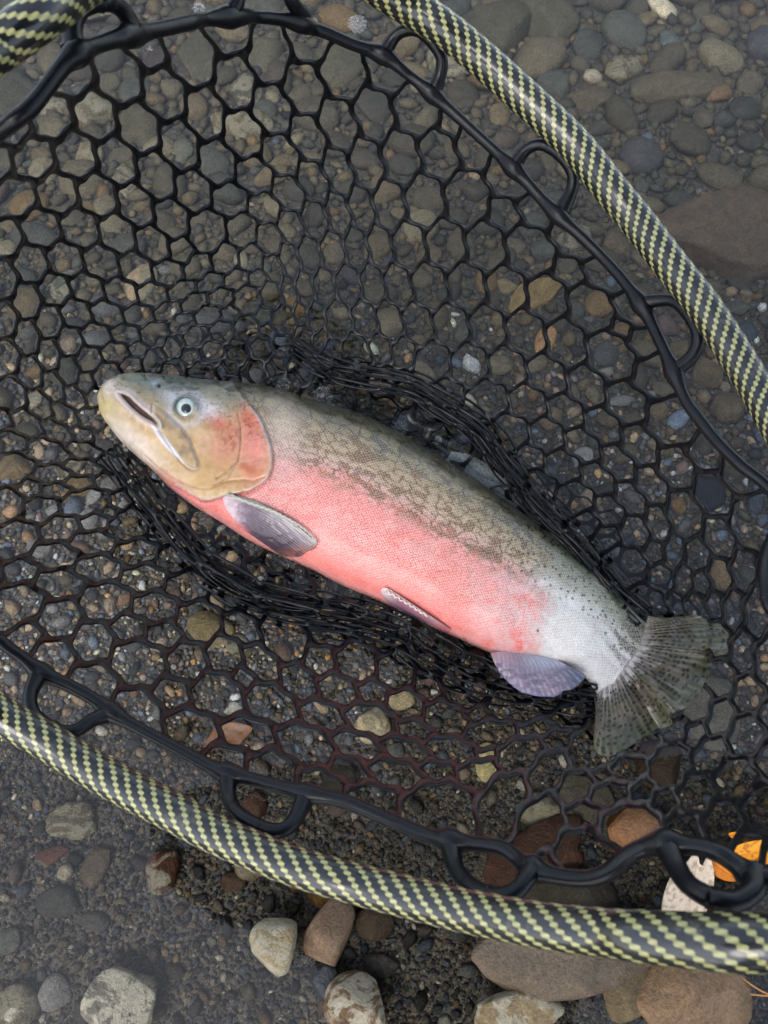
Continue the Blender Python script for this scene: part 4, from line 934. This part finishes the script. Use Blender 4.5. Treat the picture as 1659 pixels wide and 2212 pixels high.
for k, (px, py, rx, ry, ang, colr, crust, hf, up, nm, lab) in enumerate(BIG):
    p = bed_at(px, py); dist = cam_dist(p); sx = rx * dist / F; sy = ry * dist / F / max(.55, (CAM_H - p[2]) / dist) ; sy = ry * dist / F * 1.08
    sz = min(sx, sy) * hf
    Vv, Fq = stone_shape(4 if max(rx, ry) > 60 else 3, 100 + k, .75 if nm != 'pebble' else .3, .10)
    a = -R(ang); Vv = Vv * (sx, sy, sz); Vr = Vv.copy(); Vr[:, 0] = Vv[:, 0] * math.cos(a) - Vv[:, 1] * math.sin(a); Vr[:, 1] = Vv[:, 0] * math.sin(a) + Vv[:, 1] * math.cos(a)
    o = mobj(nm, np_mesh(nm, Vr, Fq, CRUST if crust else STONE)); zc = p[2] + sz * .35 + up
    q = at(px, py, zc); o.location = q; o.color = (*(lin(colr) * (.46 if py > 1700 else 1.0 if np.mean(colr) > 170 else .66 if py > 1300 else .8)), 1)  # lower stones darkened in colour: wet brown, and the photographer's dark reflection
    if o.type == 'MESH': tag(o, lab, 'rock' if nm in ('rock', 'boulder') else 'stone')
    for _ in range(1): occupy(q[0], q[1], min(sx, sy) * .95)
    if max(sx, sy) > 1.3 * min(sx, sy):
        L = max(sx, sy) - min(sx, sy); ax = a if sx > sy else a + math.pi / 2
        for s in (-1, -.5, .5, 1): occupy(q[0] + s * L * math.cos(ax), q[1] + s * L * math.sin(ax), min(sx, sy) * .9)

# --- other loose stones: the largest as separate pieces of the riverbed, the rest as gravel
protos = [np_mesh('stone', *stone_shape(2, 500 + k, random.choice([.3, .8, .9]), .12), STONE) for k in range(14)]
protoC = [np_mesh('stone', *stone_shape(2, 560 + k, .8, .12), CRUST) for k in range(4)]
cand = []
x0, x1, y0, y1 = -.95, .95, -.42, 1.55
def size_at(py):      # median radius in sheet units down the picture
    return np.interp(py, [0, 300, 600, 900, 1200, 1500, 1800, 2212], [15, 13, 11.5, 9.5, 7.6, 7, 6.4, 6.4])
n_ind = 0
SEP = []
for tier, (mul, tries) in enumerate([(3.0, 1500), (2.2, 3000), (1.55, 9000)]):
    for _ in range(tries):
        x = random.uniform(x0, x1); y = random.uniform(y0, y1)
        z = float(bed_z(np.array(x), np.array(y))); pr_ = proj(np.array([x, y, z])); dist = float(cam_dist(np.array([x, y, z])))
        if pr_[1] < -350 or pr_[1] > 2500 or pr_[0] < -250 or pr_[0] > 1900: continue
        m = size_at(pr_[1])
        if tier == 0 and pr_[1] > 1000 and random.random() < .8: continue
        r_ = m * mul * random.uniform(.8, 1.2) * dist / F
        if not free(x, y, r_, .88 if tier else .95): continue
        occupy(x, y, r_); SEP.append((x, y, z, r_, pr_[0], pr_[1], r_ * F / dist))
SEP.sort(key=lambda s: -s[6] * (1 if (0 < s[4] < 1659 and 0 < s[5] < 2212) else .01))
rest = SEP[290:]; SEP = SEP[:290]
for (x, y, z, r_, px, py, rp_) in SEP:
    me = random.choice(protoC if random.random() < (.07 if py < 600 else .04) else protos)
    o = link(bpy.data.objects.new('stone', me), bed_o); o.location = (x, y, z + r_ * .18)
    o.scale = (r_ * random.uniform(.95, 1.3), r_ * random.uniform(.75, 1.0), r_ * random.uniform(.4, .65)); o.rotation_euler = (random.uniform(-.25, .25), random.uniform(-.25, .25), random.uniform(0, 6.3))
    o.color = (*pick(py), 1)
def mass(items, sub, protoN, name, smooth=True, par=None):
    pr = [stone_shape(sub, 900 + k, .8, .16) for k in range(protoN)]
    Vs, Fs, Cs = [], [], []; off = 0
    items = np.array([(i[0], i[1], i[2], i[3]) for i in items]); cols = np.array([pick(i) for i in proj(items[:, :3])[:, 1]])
    which = rng.integers(0, protoN, len(items))
    for k in range(protoN):
        idx = np.where(which == k)[0]
        if not len(idx): continue
        Vp, Fp = pr[k]; n = len(idx); it = items[idx]
        an = rng.uniform(0, 6.28, n); tl = rng.normal(0, .3, n)
        S_ = np.stack([it[:, 3] * rng.uniform(.95, 1.4, n), it[:, 3] * rng.uniform(.7, 1.0, n), it[:, 3] * rng.uniform(.45, .8, n)], -1)
        Q = Vp[None] * S_[:, None]
        y_ = Q[..., 1] * np.cos(tl)[:, None] - Q[..., 2] * np.sin(tl)[:, None]; z_ = Q[..., 1] * np.sin(tl)[:, None] + Q[..., 2] * np.cos(tl)[:, None]
        x_ = Q[..., 0] * np.cos(an)[:, None] - y_ * np.sin(an)[:, None]; y2 = Q[..., 0] * np.sin(an)[:, None] + y_ * np.cos(an)[:, None]
        G = np.stack([x_, y2, z_], -1) + it[:, None, :3] + np.array([0, 0, 1.0]) * (it[:, 3] * .32)[:, None, None]
        Vs.append(G.reshape(-1, 3)); Fs.append((Fp[None] + (np.arange(n) * len(Vp))[:, None, None]).reshape(-1, 3) + off); off += n * len(Vp)
        Cs.append(np.repeat(cols[idx], len(Vp), 0))
    o = mobj(name, np_mesh(name, np.vstack(Vs), np.vstack(Fs), GRAV, smooth, col=np.vstack(Cs)))
    return o
small = [s[:4] for s in rest]
for mul, tries, nearer in ((1.0, 36000, 0), (.9, 30000, 1), (.62, 40000, 0), (.55, 60000, 1)):
    xs = rng.uniform(x0, x1, tries) * (.6 if nearer else 1); ys = rng.uniform(-.32, .5, tries) if nearer else rng.uniform(y0, y1, tries); zs = bed_z(xs, ys); pp = proj(np.stack([xs, ys, zs], -1)); dd = cam_dist(np.stack([xs, ys, zs], -1))
    rs = size_at(pp[:, 1]) * mul * rng.uniform(.75, 1.2, tries) * dd / F
    for x, y, z, r_, p_ in zip(xs, ys, zs, rs, pp):
        if p_[1] < -350 or p_[1] > 2500 or p_[0] < -250 or p_[0] > 1900: continue
        if free(x, y, r_, .8): occupy(x, y, r_); small.append((x, y, z, r_))
print('PEBBLES', len(small))
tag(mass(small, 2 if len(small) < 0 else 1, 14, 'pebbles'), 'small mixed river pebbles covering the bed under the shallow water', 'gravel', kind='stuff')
# coarse grit in the gaps
tn = 30000; xs = rng.uniform(x0, x1, tn); ys = rng.uniform(y0, .75, tn); zs = bed_z(xs, ys)
pp = proj(np.stack([xs, ys, zs], -1)); dd = cam_dist(np.stack([xs, ys, zs], -1)); ok = (pp[:, 0] > -150) & (pp[:, 0] < 1800) & (pp[:, 1] < 2400)
rs = np.interp(pp[:, 1], [0, 700, 1400, 2212], [6, 4.4, 3.2, 2.6]) * rng.uniform(.6, 1.4, tn) * dd / F
tag(mass(list(zip(xs[ok], ys[ok], zs[ok], rs[ok])), 1, 8, 'grit', False), 'fine coloured grit between the pebbles', 'gravel', kind='stuff')

# ------------------------------------------------------------------ leaves, needles, bubbles
def leaf(outline, col, z, label, vein=None, curl=.003, ang=0.0, spots=(90, 50, 20)):
    o_ = np.array(outline, float); n = len(o_); cen = o_.mean(0)
    oc = catmull(o_, 6, True); m = 14
    u = np.linspace(0, 1, m)[:, None, None]; G = cen + (oc - cen)[None] * u
    x_, y_ = G[..., 0].ravel(), G[..., 1].ravel(); rr = np.repeat(np.linspace(0, 1, m), len(oc))
    zz = z + curl * rr ** 2 * (.5 + .8 * vnoise(x_ / 40, y_ / 40, 3)) 
    a = R(ang); d = (x_ - cen[0]) * -math.sin(a) + (y_ - cen[1]) * math.cos(a); al = (x_ - cen[0]) * math.cos(a) + (y_ - cen[1]) * math.sin(a)
    zz = zz + .0012 * np.abs(d) / 20
    c = np.ones((len(x_), 3)) * lin(col); c = blend(c, spots, sstep(fbm(x_ / 8, y_ / 8, 4, 15), .60, .70) * .6)
    c = blend(c, tuple(np.array(col) * .75), np.exp(-(d / 1.6) ** 2) * .7)
    sv = np.abs(((al - np.abs(d) * .8) / 13) % 1 - .5); c = blend(c, tuple(np.array(col) * .85), (1 - sstep(sv, .0, .08)) * .45)
    V = at(x_, y_, zz); V2 = V.copy(); V2[:, 2] -= .0008; k = len(V); Fg = grid_faces(m, len(oc), True)
    ring = np.arange(len(oc)) + (m - 1) * len(oc); r2 = np.roll(ring, -1); e = np.stack([ring, r2, r2 + k, ring + k], -1)
    o = mobj('leaf', np_mesh('leaf', np.vstack([V, V2]), np.vstack([Fg, Fg[:, ::-1] + k, e]), LEAF, col=np.vstack([c, c * .8])))
    return tag(o, label, 'leaf')
leaf([(1566,1848),(1590,1828),(1625,1817),(1665,1815),(1690,1830),(1680,1858),(1650,1868),(1610,1866),(1582,1858)], (250,158,8), .012, 'bright yellow leaf at the right edge below the net, the upper of two', ang=-8)
leaf([(1532,1852),(1560,1862),(1588,1878),(1602,1898),(1594,1904),(1565,1902),(1542,1888),(1530,1870)], (240,140,10), .010, 'orange-yellow leaf tucked beside the pale dry leaf', ang=35)
leaf([(1575,1800),(1600,1797),(1610,1806),(1585,1812)], (240,150,16), .010, 'small tip of a yellow leaf behind the net strand', ang=-5)
leaf([(1498,1846),(1508,1850),(1512,1866),(1522,1868),(1530,1846),(1540,1872),(1543,1900),(1538,1930),(1525,1975),(1515,2020),(1470,2040),(1435,2000),(1430,1960),(1438,1920),(1455,1885),(1478,1868)], (206,186,160), .016, 'pale dry leaf with a notch lying between edge cord and hoop', ang=100, spots=(120,90,60))
leaf([(440,1618),(452,1590),(470,1566),(505,1560),(545,1572),(528,1596),(500,1622),(470,1618)], (150,106,76), -.022, 'flat brown leaf seen under the net above the lower edge cord', ang=-35)
leaf([(1475,1800),(1468,1822),(1440,1806),(1450,1790)], (150,130,110), -.004, 'small grey torn leaf scrap above the pale dry leaf', ang=0)
NEED = mat_plain('pine_needle', (.42, .20, .06), .5)
nd = bpy.data.objects.new('pine_needle', None); link(nd); tag(nd, 'forked orange-brown pine needle lying over the large rough tan rock', 'pine needle')
for pth in ([(1515,2108),(1560,2130),(1610,2146),(1668,2152)], [(1580,2095),(1610,2118),(1640,2138),(1668,2152)]):
    p = catmull(pth, 6); V, Fq, _ = tube(at(p[:, 0], p[:, 1], .034 + 0 * p[:, 0]), .0008, 6); mobj('needle', np_mesh('needle', V, Fq, NEED), nd)
def mat_bubble():
    m = M('bubble_film'); lw = m.n('LayerWeight'); lw.inputs[0].default_value = .35
    tr = m.n('BsdfTransparent'); gl = m.n('BsdfGlossy'); gl.inputs['Roughness'].default_value = .05; gl.inputs[0].default_value = (.9, .92, .95, 1)
    mx = m.n('MixShader'); m.l(m.math('MULTIPLY_ADD', lw.outputs['Facing'], .40, .03), mx.inputs[0]); m.l(tr.outputs[0], mx.inputs[1]); m.l(gl.outputs[0], mx.inputs[2]); m.l(mx.outputs[0], m.out.inputs[0]); return m.m
BUB = mat_bubble()
def bubbles(cx, cy, R_, n, label, core=None, seed=0):
    r = np.random.default_rng(seed); Vp, Fp = ICO[2]; parts = []; L = []
    if core: L.append((cx, cy, core))
    t = 0
    while len(L) < n and t < 4000:
        t += 1; a = r.uniform(0, 6.28); q = R_ * math.sqrt(r.uniform()); rad = r.uniform(.10, .26) * R_; p = (cx + q * math.cos(a), cy + q * math.sin(a), rad)
        if all(math.hypot(p[0] - l[0], p[1] - l[1]) > .85 * (l[2] + rad) for l in L): L.append(p)
    for (x, y, rad) in L:
        w_ = at(x, y, .001); s = rad * cam_dist(w_) / F; parts.append((Vp * (s, s, s * .8) + w_, Fp))
    V, Fq = join(parts); o = mobj('foam_bubbles', np_mesh('foam_bubbles', V, Fq, BUB)); return tag(o, label, 'bubbles')
bubbles(772, 52, 19, 60, 'round white bubble cluster floating near the top beside the hoop', 7, 1)
bubbles(430, 18, 12, 24, 'small bubble cluster at the top edge left of the upper loop', 8, 2)
bubbles(697, 855, 20, 60, 'foam bubbles against the back of the fish behind its head', 8, 3)
bubbles(864, 926, 17, 45, 'foam bubbles at the middle of the fish back', 6, 4)
bubbles(612, 832, 14, 30, 'thin line of bubbles where the fish head meets the water', 4, 5)
bubbles(440, 1120, 14, 26, 'dark little bubbles under the throat of the fish', 6, 6)
bubbles(545, 1178, 13, 24, 'bubbles at the lower edge of the pectoral fin', 5, 7)
bubbles(625, 1214, 14, 30, 'bubbles on the belly below the pectoral fin tip', 4, 8)
bubbles(322, 107, 7, 8, 'tiny bubble star in the net opening below the top left loop', 3, 9)

# ------------------------------------------------------------------ the photographer, leaning over the water (seen only as a reflection)
def person():
    root = bpy.data.objects.new('person', None); link(root)
    tag(root, 'person in a dark jacket and brimmed cap leaning over the water holding up a phone', 'person')
    DK = mat_plain('dark_jacket', (.014, .015, .014), .9, .1); SK = mat_plain('skin', (.40, .24, .17), .5)
    def skin(name, verts, edges, rad, mat, sub=2, root_i=0):
        me = bpy.data.meshes.new(name); me.from_pydata(verts, edges, []); me.materials.append(mat)
        o = mobj(name, me, root); sk = o.modifiers.new('skin', 'SKIN'); sv = me.skin_vertices[0].data
        for i, r_ in enumerate(rad): sv[i].radius = (r_, r_) if not isinstance(r_, tuple) else r_; sv[i].use_root = (i == root_i)
        s = o.modifiers.new('subsurf', 'SUBSURF'); s.levels = sub; s.render_levels = sub
        for p in me.polygons: p.use_smooth = True
        return o
    v = [(.14,-.80,.95),(.14,-.62,1.10),(.14,-.42,1.24),(.15,-.25,1.29),(.22,-.10,1.27),(.26,.02,1.22),
         (-.10,-.24,1.26),(-.44,-.10,1.02),(-.14,-.02,.95),(-.03,.0,.92),
         (.50,-.24,1.26),(.86,-.06,1.02),(.48,.0,.95),(.22,.0,.92),
         (.06,-.82,.74),(.08,-.76,.42),(.08,-.84,.10),(.08,-.72,.06),(.32,-.82,.74),(.33,-.76,.42),(.33,-.84,.10),(.33,-.72,.06)]
    e = [(0,1),(1,2),(2,3),(3,4),(4,5),(3,6),(6,7),(7,8),(8,9),(3,10),(10,11),(11,12),(12,13),(0,14),(14,15),(15,16),(16,17),(0,18),(18,19),(19,20),(20,21)]
    rad = [.28,.30,.31,.26,.10,.07,.15,.12,.075,.04,.15,.12,.075,.04,.10,.075,.055,.045,.10,.075,.055,.045]
    skin('body', v, e, rad, DK)
    hv = [(.26,.02,1.22),(.28,.10,1.18),(.29,.16,1.13)]; skin('head', hv, [(0,1),(1,2)], [.085,.10,.075], SK, 2)
    # cap: crown and brim
    a = np.linspace(0, 2 * np.pi, 28, endpoint=False); rr = np.linspace(.02, 1, 8); r_, a_ = np.meshgrid(rr, a, indexing='ij')
    V = np.stack([.28 + .115 * r_ * np.cos(a_), .12 + .125 * r_ * np.sin(a_), 1.24 + .07 * np.sqrt(1 - .95 * r_ ** 2)], -1).reshape(-1, 3); mobj('cap', np_mesh('cap', V, grid_faces(8, 28, True), DK), root)
    rr = np.linspace(.9, 2.5, 6); r_, a_ = np.meshgrid(rr, a, indexing='ij')
    V = np.stack([.28 + .115 * r_ * np.cos(a_), .12 + .125 * r_ * np.sin(a_), 1.25 - .02 * (r_ - .9)], -1); Vb = V - np.array([0, 0, .004])
    V = np.vstack([V.reshape(-1, 3), Vb.reshape(-1, 3)]); G = grid_faces(6, 28, True); mobj('cap_brim', np_mesh('cap_brim', V, np.vstack([G, G[:, ::-1] + 168]), DK), root)
    for s, bx in ((-1, .01), (1, .19)):
        hvs = [(bx, -.0, .92), (bx + .0 , -.012, .885)]; hes = [(0, 1)]; hr = [.026, .030]
        for f in range(4):
            b = len(hvs); hvs += [(bx - s * (.012 + .0 * f), .0 + .012 * f - .02, .862), (bx - s * .030, -.02 + .013 * f, .845), (bx - s * .046, -.02 + .013 * f, .838 - .002 * f)]
            hes += [(1, b), (b, b + 1), (b + 1, b + 2)]; hr += [.0095, .0085, .0075]
        b = len(hvs); hvs += [(bx - s * .008, -.045, .868), (bx - s * .03, -.045, .862)]; hes += [(1, b), (b, b + 1)]; hr += [.011, .009]
        skin('hand', hvs, hes, hr, SK, 2)
    return root
person()
import bmesh
bm = bmesh.new(); bmesh.ops.create_cube(bm, size=1); bmesh.ops.scale(bm, vec=(.155, .075, .008), verts=bm.verts); bmesh.ops.bevel(bm, geom=list(bm.edges), offset=.0035, segments=3, affect='EDGES')
me = bpy.data.meshes.new('phone'); bm.to_mesh(me); bm.free(); me.materials.append(mat_plain('phone_black', (.01, .01, .01), .3))
ph = mobj('phone', me); ph.location = (.068, -.035, .835); ph.rotation_euler = (TILT, 0, 0); tag(ph, 'black phone held over the water by the leaning person', 'phone')
